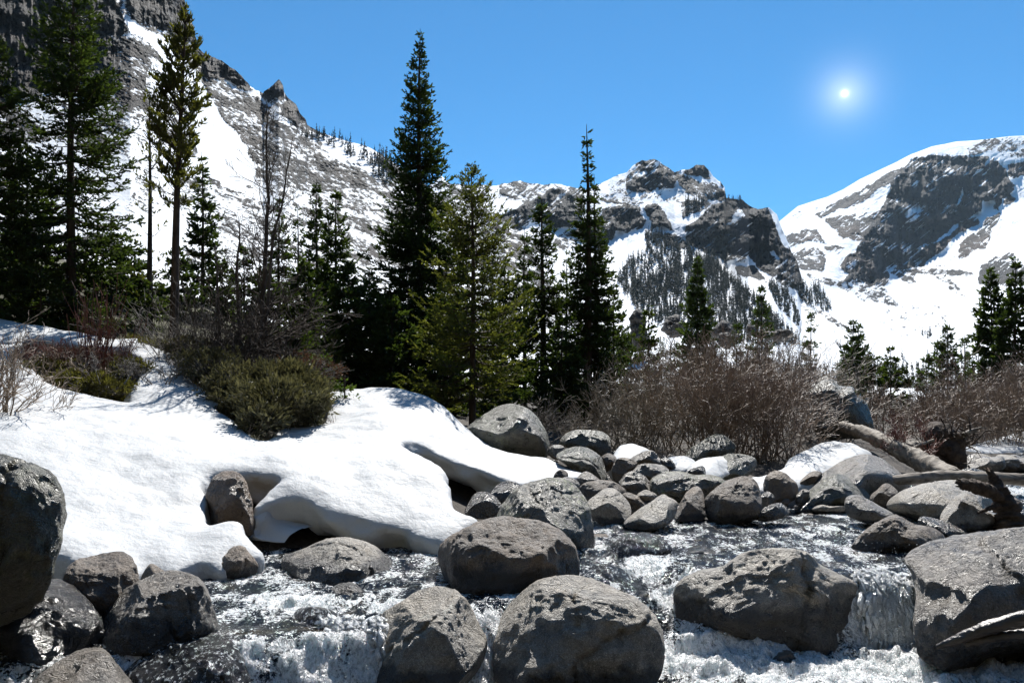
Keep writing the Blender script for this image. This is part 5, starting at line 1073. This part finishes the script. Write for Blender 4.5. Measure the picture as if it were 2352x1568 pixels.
B(640,13.4,'grey branches arching right over the juniper',22,1.15,mat=DEADW,seed=16,base=.15,out=.8,rmin=.004,lean=.6,name='dead_bush',group='grey leafless bushes',levels=[(4,.4,36,.5),(3,.4,40,.6)])
# ---- evergreen low shrubs: sprays of short needles over woody stems
def low_shrub(name, blobs, label, mat, seed, n, sprig=.07, sw=.022, upv=.5, group='low evergreen shrubs', stems=420):
    """blobs: [(px,py,d,rx,ry,rz)] metres radii"""
    rs = np.random.RandomState(seed); Bc = np.array([list(at(a, b, d)) + [rx, ry, rz] for a, b, d, rx, ry, rz in blobs]); vol = (Bc[:, 3] * Bc[:, 5]); i = rs.choice(len(Bc), n, p=vol / vol.sum())
    g = unit(rs.normal(size=(n, 3))); rr = rs.uniform(.45, 1.1, n) ** .6; Pn = Bc[i, :3] + g * Bc[i, 3:] * rr[:, None] * (1 + .75 * fbm(g * 2.6 + i[:, None], 4, seed, gain=.6))[:, None]
    kp = fbm(Pn * 5.5, 3, seed + 3) > .0; Pn, g, i = Pn[kp], g[kp], i[kp]; n = len(Pn)
    root = empty(name, tuple(Bc[:, :3].mean(0) - (0, 0, Bc[0, 5])), label, 'shrub', group)
    m_ = n * 4; j = np.repeat(np.arange(n), 4); D = unit(g[j] * .8 + rs.normal(size=(m_, 3)) * .6 + np.array([[0, 0, upv]])); Q0 = Pn[j] + rs.normal(size=(m_, 3)) * sprig * .4; Q1 = Q0 + D * (sprig * rs.uniform(.6, 1.4, m_))[:, None]
    v, f = leaves(Q0, Q1, sw * rs.uniform(.7, 1.3, m_), rs, True); part('foliage', v, f, mat, root, False)
    k = rs.choice(n, min(n, stems)); c = Bc[i[k], :3] + (Pn[k] - Bc[i[k], :3]) * .25 - np.array([0, 0, 1.]) * Bc[i[k], 5:6] * .5; Pn[k] += (Pn[k] - c) * .25; v, f = tubes(c, Pn[k], np.full(len(k), .005), np.full(len(k), .002), 3); part('stems', v, f, DEADW, root)
    return root
JUN = mat_needle('juniper_needles', (.048, .050, .030), (.23, .215, .135), (.25, (1.2, 1.2, .7)))
HEATH = mat_needle('low_heath_leaves', (.05, .045, .014), (.17, .145, .05))
RHEATH = mat_needle('red_brown_heath', (.07, .042, .026), (.19, .12, .075), (.2, (1.3, 1., .8)))
low_shrub('juniper_shrub',[(640,925,11.2,.55,.5,.26),(600,965,10.7,.3,.3,.16),(705,945,11.4,.3,.35,.22),(560,925,11.9,.35,.35,.2),(650,870,12.2,.5,.5,.22),(610,890,11.8,.4,.4,.22),(690,900,11.9,.35,.4,.22),(520,905,12.2,.25,.3,.16)],'broad olive-brown juniper shrub in the hollow of the snow bank',JUN,1,8000,sprig=.09,sw=.022)
low_shrub('juniper_shrub',[(480,840,13.0,.5,.5,.25),(540,880,12.3,.4,.4,.25),(440,800,14.0,.4,.4,.16)],'dark green juniper mat between the snow and the grey bush',JUN,2,3400,sprig=.06,sw=.02)
low_shrub('heath_shrub',[(720,850,12.9,.45,.5,.16),(690,835,13.4,.4,.4,.16)],'reddish-brown low shrub behind the juniper',RHEATH,3,900,sprig=.05,sw=.016)
low_shrub('heath_shrub',[(180,880,11.9,.5,.4,.16),(240,890,11.8,.4,.35,.16),(300,850,12.6,.3,.4,.16),(120,850,12.4,.45,.4,.14)],'low green heath filling the thawed patch at left',HEATH,4,2800,sprig=.06,sw=.018)
low_shrub('heath_shrub',[(110,815,13.2,.45,.4,.12),(190,820,13.1,.4,.4,.12)],'reddish heath in the upper part of the thawed patch',RHEATH,5,800,sprig=.05,sw=.014)
# ---- grass
def grass_patch(pts, n, label, seed, hgt=.10):
    rs = np.random.RandomState(seed); W = np.array([at(*p)[:2] for p in pts]); P_ = []
    while sum(len(a) for a in P_) < n:
        x = rs.uniform(W[:, 0].min(), W[:, 0].max(), n * 2); y = rs.uniform(W[:, 1].min(), W[:, 1].max(), n * 2); k = pip(W, x, y); P_.append(np.c_[x[k], y[k]])
    P_ = np.concatenate(P_)[:n]; z = ground_z(P_[:, 0], P_[:, 1]) - .01; P0 = np.c_[P_, z]; D = unit(rs.normal(size=(n, 3)) * .45 + np.array([[0, 0, 1.]])); P1 = P0 + D * (hgt * rs.uniform(.4, 1.4, n))[:, None]
    v, f = leaves(P0, P1, np.full(n, .012), rs, False, .3); tag(link('grass', mesh_np('grass', v, f, HEATH, False)), label, 'grass', None, 'stuff')
grass_patch([(290,740,17),(420,740,17.5),(560,800,14.5),(640,830,13.5),(560,900,12.2),(460,880,12.6),(400,810,14),(310,785,15)],26000,'short olive grass on the thawed slope above the snow bank',1)
grass_patch([(40,800,13.4),(330,800,13.6),(345,860,12.4),(290,925,11.2),(140,890,11.3),(50,840,12.2)],14000,'olive grass showing in the thawed patch at left',2,.12)
# ---- driftwood
LOGM = mat_plain('weathered_log', (.10, .08, .062), (.36, .315, .26), 7, .7, .9, .02, .3, stretch=(.25, 1.6, 1.6), det=7)
LOGD = mat_plain('dark_rotten_wood', (.025, .018, .014), (.11, .08, .06), 9, .8, 1., .03, .3, det=7)
LOGW = mat_plain('wet_dark_log', (.02, .015, .012), (.09, .07, .055), 8, .3, .9, .02, .6, stretch=(.3, 1.5, 1.5), det=7)
def log(name, pts, rad, mat, label, seed, rel=1., parent=None, k=12, category='log', splint=0., knots=0, pname=None):
    W0 = np.array([at(*p) for p in pts]); m_ = len(W0); tt = np.linspace(0, m_ - 1, 60); W = np.stack([np.interp(tt, np.arange(m_), W0[:, q]) for q in range(3)], -1); R_ = np.interp(tt, np.arange(m_), rad)
    W = blur(W, 3, 0); T_ = unit(np.gradient(W, axis=0)); u, v = frames(T_); k = 20; an = np.arange(k) * 2 * np.pi / k
    c = u[:, None] * np.cos(an)[None, :, None] + v[:, None] * np.sin(an)[None, :, None]; P0 = W[:, None] + c * R_[:, None, None]
    g = np.arange(60)[:, None] * .35 + 0 * an[None]; nz = fbm(np.stack([np.cos(an)[None] * 2.4 + 0 * g, np.sin(an)[None] * 2.4 + 0 * g, g * .35 + seed], -1), 4, seed, ridged=True, gain=.6)
    P0 = P0 + c * (R_[:, None] * rel * (.42 * nz + .35 * fbm(np.stack([np.cos(an)[None] * 1.2 + 0 * g, np.sin(an)[None] * 1.2 + 0 * g, g * 2.2 + seed], -1), 4, seed + 2)))[..., None]
    if splint:   # torn fibres at the end
        s_ = np.zeros((60, k)); s_[-6:] = np.linspace(0, 1, 6)[:, None]; rs = np.random.RandomState(seed); e = rs.uniform(0, splint, k); P0 = P0 + (T_[:, None] * (s_ * e[None])[..., None])
    V = P0.reshape(-1, 3); i = np.arange(59)[:, None] * k + np.arange(k)[None]; j = np.arange(59)[:, None] * k + (np.arange(k)[None] + 1) % k
    Fc = np.stack([i, j, j + k, i + k], -1).reshape(-1, 4); n0 = len(V); V = np.concatenate([V, W[:1], W[-1:] - T_[-1:] * R_[-1] * .5]); a_ = np.arange(k); b_ = (a_ + 1) % k
    Fc = np.concatenate([Fc, np.stack([a_, np.full(k, n0), np.full(k, n0), b_], -1)[:0]])
    caps = np.concatenate([np.stack([b_, a_, np.full(k, n0)], -1), np.stack([59 * k + a_, 59 * k + b_, np.full(k, n0 + 1)], -1)])
    tri = np.concatenate([Fc[:, [0, 1, 2]], Fc[:, [0, 2, 3]], caps])
    if parent is not None: return part(pname or name, V, tri, mat, parent)
    return tag(link(name, mesh_np(name, V, tri, mat, True)), label, category, 'driftwood in the creek')
log('fallen_log',[(1930,978,15.2),(1990,996,14.4),(2060,1030,13.6),(2120,1060,13.),(2175,1092,12.4)],[.08,.11,.125,.14,.15],LOGM,'thick pale barkless log sloping down to a splintered end',1,splint=.45,rel=.7)
log('driftwood_log',[(1978,1112,11.2),(2060,1102,11.4),(2160,1094,11.8),(2260,1097,12.),(2420,1104,12.2)],[.04,.065,.08,.085,.08],LOGM,'long grey driftwood log lying across the creek at right',2,rel=.6)
log('driftwood_log',[(2150,1486,5.75),(2200,1468,5.7),(2270,1440,5.65),(2400,1405,5.6)],[.015,.032,.042,.045],LOGW,'wet glossy dark log in the bottom right corner',3,rel=.45)
log('driftwood_log',[(2215,1480,5.7),(2290,1462,5.66),(2420,1448,5.6)],[.02,.03,.035],LOGW,'thinner wet log under the glossy one in the bottom right corner',4,rel=.45)
r = empty('broken_stump', tuple(at(2315,1215,9.0)), 'leaning broken snag with a snapped side limb by the pale boulder', 'stump', 'driftwood in the creek')
log('trunk',[(2322,1222,8.95),(2316,1180,9.0),(2300,1140,9.05),(2283,1100,9.1),(2273,1083,9.1)],[.15,.12,.08,.05,.025],LOGD,None,5,parent=r,pname='trunk',splint=.08)
log('limb',[(2300,1145,9.0),(2265,1125,8.95),(2235,1115,8.9),(2212,1112,8.9)],[.05,.06,.06,.045],LOGD,None,6,parent=r,pname='limb',splint=.08)
log('limb',[(2296,1160,8.95),(2270,1168,8.9),(2246,1178,8.85)],[.03,.02,.012],LOGD,None,7,parent=r,pname='limb')
r = empty('root_ball', tuple(at(2180,1080,14.2)), 'upturned dark root ball with torn roots behind the long driftwood log', 'root ball', 'driftwood in the creek')
_o = np.array([(-42,45),(-38,10),(-44,-25),(-30,-55),(-5,-52),(20,-50),(38,-30),(36,10),(30,45),(0,52)]) * 14.2 / F; _o[:, 1] *= -1
me = rock_mesh(_o, .32, .1, 55, 5, .16, 14, 'root_mass', LOGD); o_ = link('root_mass', me, r); o_.location = tuple(at(2180,1026,14.2) - np.array(r.location))
rs = np.random.RandomState(3); n = 46; P = np.array(o_.location) + np.array(r.location) + rs.normal(size=(n, 3)) * (.18, .15, .25); D = unit(rs.normal(size=(n, 3)) + np.array([[.1, -.2, .1]]))
g = branching(P, D, rs.uniform(.25, .6, n), rs.uniform(.008, .022, n), [(3, .5, 45, .6)], rs, wig=.35, up=0); v, f = tubes(g[0], g[1], np.maximum(g[2], .004), np.maximum(g[3], .003), 4); part('roots', v, f, LOGD, r)
g = branching(np.array([at(2215,1000,14.)]), np.array([[.9, 0, .55]]), np.array([.35]), np.array([.06]), [(2, .5, 30, .6)], rs, wig=.1, up=0); v, f = tubes(g[0], g[1], g[2], g[3], 6); part('roots', v, f, LOGM, r)
log('dead_branch',[(2145,1010,13.6),(2110,1022,13.4),(2085,1032,13.2)],[.02,.016,.008],LOGM,'thin grey branch reaching left from the root ball',9,category='branch')
log('driftwood_log',[(2050,1028,14.5),(2100,1028,14.5),(2140,1024,14.5)],[.08,.09,.08],LOGM,'short pale log behind the fallen log beside the root ball',10)
# ---- the far forest
def far_protos():
    P_ = []
    for s in range(5):
        h = 1.; w_ = [.13, .10, .16, .11, .08][s]
        P_.append(conifer(10., [(0, w_ * 10), (.15, w_ * 11), (.5, w_ * 7), (.8, w_ * 3), (1, .05)], 200 + s, spacing=.55, gap=.1, sprig=.55, sw=.22, side=.25, tw=.3, per=.8, crosst=False, ts=.12, up=(-18, 30)))
    return P_
FP = far_protos(); FPM = []
for g in FP: FPM.append((mesh_np('trunk', *g[0], BARK), mesh_np('crown', *g[2], N_FAR, False)))
rs = np.random.RandomState(77)
cands = []
def scatter(M, k, poly, n, hpx, w=1., jit=.35):
    P_ = cv(k, poly) if k else np.array(poly, float); px = rs.uniform(P_[:, 0].min(), P_[:, 0].max(), n * 6); py = rs.uniform(P_[:, 1].min(), P_[:, 1].max(), n * 6)
    ins = pip(P_, px, py); px, py = px[ins][:n], py[ins][:n]; W, ok = M.locate(px, py); W = W[ok]
    dn = fbm(P3(px[ok] / 14., py[ok] / 45.), 3, 5); keep = dn > -.22 * w; W = W[keep]
    for p in W: cands.append((p, 1.75 * hpx * rs.uniform(1 - jit, 1 + jit) * p[1] / F))
scatter(MM,'L',[(150,1000),(260,940),(400,810),(500,680),(560,760),(700,800),(760,900),(700,1000),(600,1100),(450,1250),(250,1180)],600,13)
scatter(MM,'L',[(250,1100),(500,1000),(900,880),(1000,1000),(1150,1120),(1300,1250),(1450,1400),(1600,1560),(900,1560),(500,1400),(300,1250)],1900,14,3.)
scatter(MM,'L',[(700,780),(780,850),(900,900),(1000,1000),(1150,1120),(1300,1260),(1400,1380),(1300,1400),(1000,1150),(760,950)],300,14,2.)
scatter(MM,'L',[(1330,1080),(1480,1130),(1590,1380),(1560,1400),(1400,1250)],150,13,2.)
scatter(MM,'L',[(700,440),(850,430),(830,500),(700,560)],60,10,3.)
scatter(MM,'L',[(1480,1080),(1640,1080),(1725,1300),(1640,1250)],80,12,3.)
scatter(MM,'L',[(380,720),(440,680),(480,760),(400,780)],40,10,3.)
scatter(MM,'L',[(1000,425),(1140,425),(1130,440),(1000,445)],22,7,9.)
scatter(MR,'C',[(850,1020),(900,1010),(960,1130),(930,1150),(840,1090)],90,11,3.)
scatter(MR,'C',[(560,1080),(700,1160),(800,1230),(1000,1330),(1100,1370),(1160,1420),(1340,1460),(1340,1560),(560,1560)],700,13,3.)
scatter(MR,'C',[(1340,1400),(1450,1460),(1600,1300),(1700,1400),(2016,1400),(2016,1600),(1340,1600)],200,14,3.)
scatter(MR,'C',[(1450,1260),(1510,1270),(1510,1300),(1450,1275)],14,10,9.)
scatter(ML,'G',[(950,850),(1100,880),(1300,940),(1400,1000),(1440,1040),(1400,1100),(1300,1050),(1100,960),(960,890)],90,13,2.)
scatter(ML,'G',[(1310,1040),(1400,1000),(1480,1060),(1500,1190),(1400,1190),(1330,1120)],70,17,9.)
scatter(ML,'G',[(880,840),(960,860),(1000,900),(880,880)],12,12,9.)
for q in range(120):
    px = rs.uniform(1450, 2360) if q < 60 else rs.uniform(1880, 2150); d = rs.uniform(130, 260); p = at(px, 900, d); p[2] = gz(p[0], d); cands.append((p, rs.uniform(3.6, 7.) * (d / 190)))
cands.sort(key=lambda c: -c[1] / c[0][1])
print('far trees', len(cands))
indiv, rest = cands[:290], cands[290:]
for i, (p, h) in enumerate(indiv):
    side_ = 'left ridge' if p[0] / p[1] < -.05 else ('middle slope' if p[0] / p[1] < .36 else 'snow bowl')
    lb = {'left ridge': 'tiny dark conifer on the snowy left ridge', 'middle slope': 'tiny dark conifer in the forest on the middle slope', 'snow bowl': 'tiny dark conifer along the foot of the right snow bowl'}[side_]
    e = empty('far_conifer', tuple(p - np.array([0, 0, .04 * h])), lb, 'tree', {'left ridge': 'far conifers on the left ridge', 'middle slope': 'far conifers on the middle slope', 'snow bowl': 'far conifers below the snow bowl'}[side_])
    s = h / 10.; wd = s * rs.uniform(.75, 1.1); e.scale = (wd, wd, s); e.rotation_euler = (0, 0, rs.uniform(0, 6.28)); q = rs.randint(5)
    link('trunk', FPM[q][0], e); link('crown', FPM[q][1], e)
# the rest as one mass, low detail
def mass(lst):
    V = []; Fs = []; n = 0
    for p, h in lst:
        k = 9; nb = 26; t = rs.uniform(.05, .97, nb); az = rs.uniform(0, 6.28, nb); L_ = h * .19 * (1.02 - t) * rs.uniform(.7, 1.2, nb) + h * .01
        P0 = np.stack([0 * t, 0 * t, t * h], -1); P1 = P0 + np.stack([np.cos(az) * L_, np.sin(az) * L_, -L_ * .35], -1)
        v, f = leaves(P0 + p, P1 + p, np.full(nb, h * .10), rs, True); V.append(v); Fs.append(f + n); n += len(v)
        v, f = leaves(np.array([p - (0, 0, .03 * h)]), np.array([p + (0, 0, h)]), np.array([h * .045]), rs, True, .1); V.append(v); Fs.append(f + n); n += len(v)
    return np.concatenate(V), np.concatenate(Fs)
if rest:
    v, f = mass(rest); tag(link('far_forest', mesh_np('far_forest', v, f, N_FAR, False)), 'dark conifer forest covering the lower mountain slopes', 'forest', None, 'stuff')

# ------------------------------------------------------------------ air
bpy_bm = bmesh.new(); bmesh.ops.create_cube(bpy_bm, size=1)
for v in bpy_bm.verts: v.co = Vector((v.co.x * 11000, v.co.y * 11400 + 900, v.co.z * 1500 + 720 ))
me = bpy.data.meshes.new('haze'); bpy_bm.to_mesh(me); bpy_bm.free()
m, t, b, o = newmat('haze_air'); t.nodes.remove(b); pv = t.nodes.new('ShaderNodeVolumePrincipled')
pv.inputs['Color'].default_value = (.6, .82, 1, 1); pv.inputs['Density'].default_value = 0.00003; pv.inputs['Anisotropy'].default_value = .25
t.links.new(pv.outputs[0], o.inputs['Volume']); me.materials.append(m)
tag(link('haze', me), 'thin bluish mountain air filling the valley', 'haze', None, 'stuff')
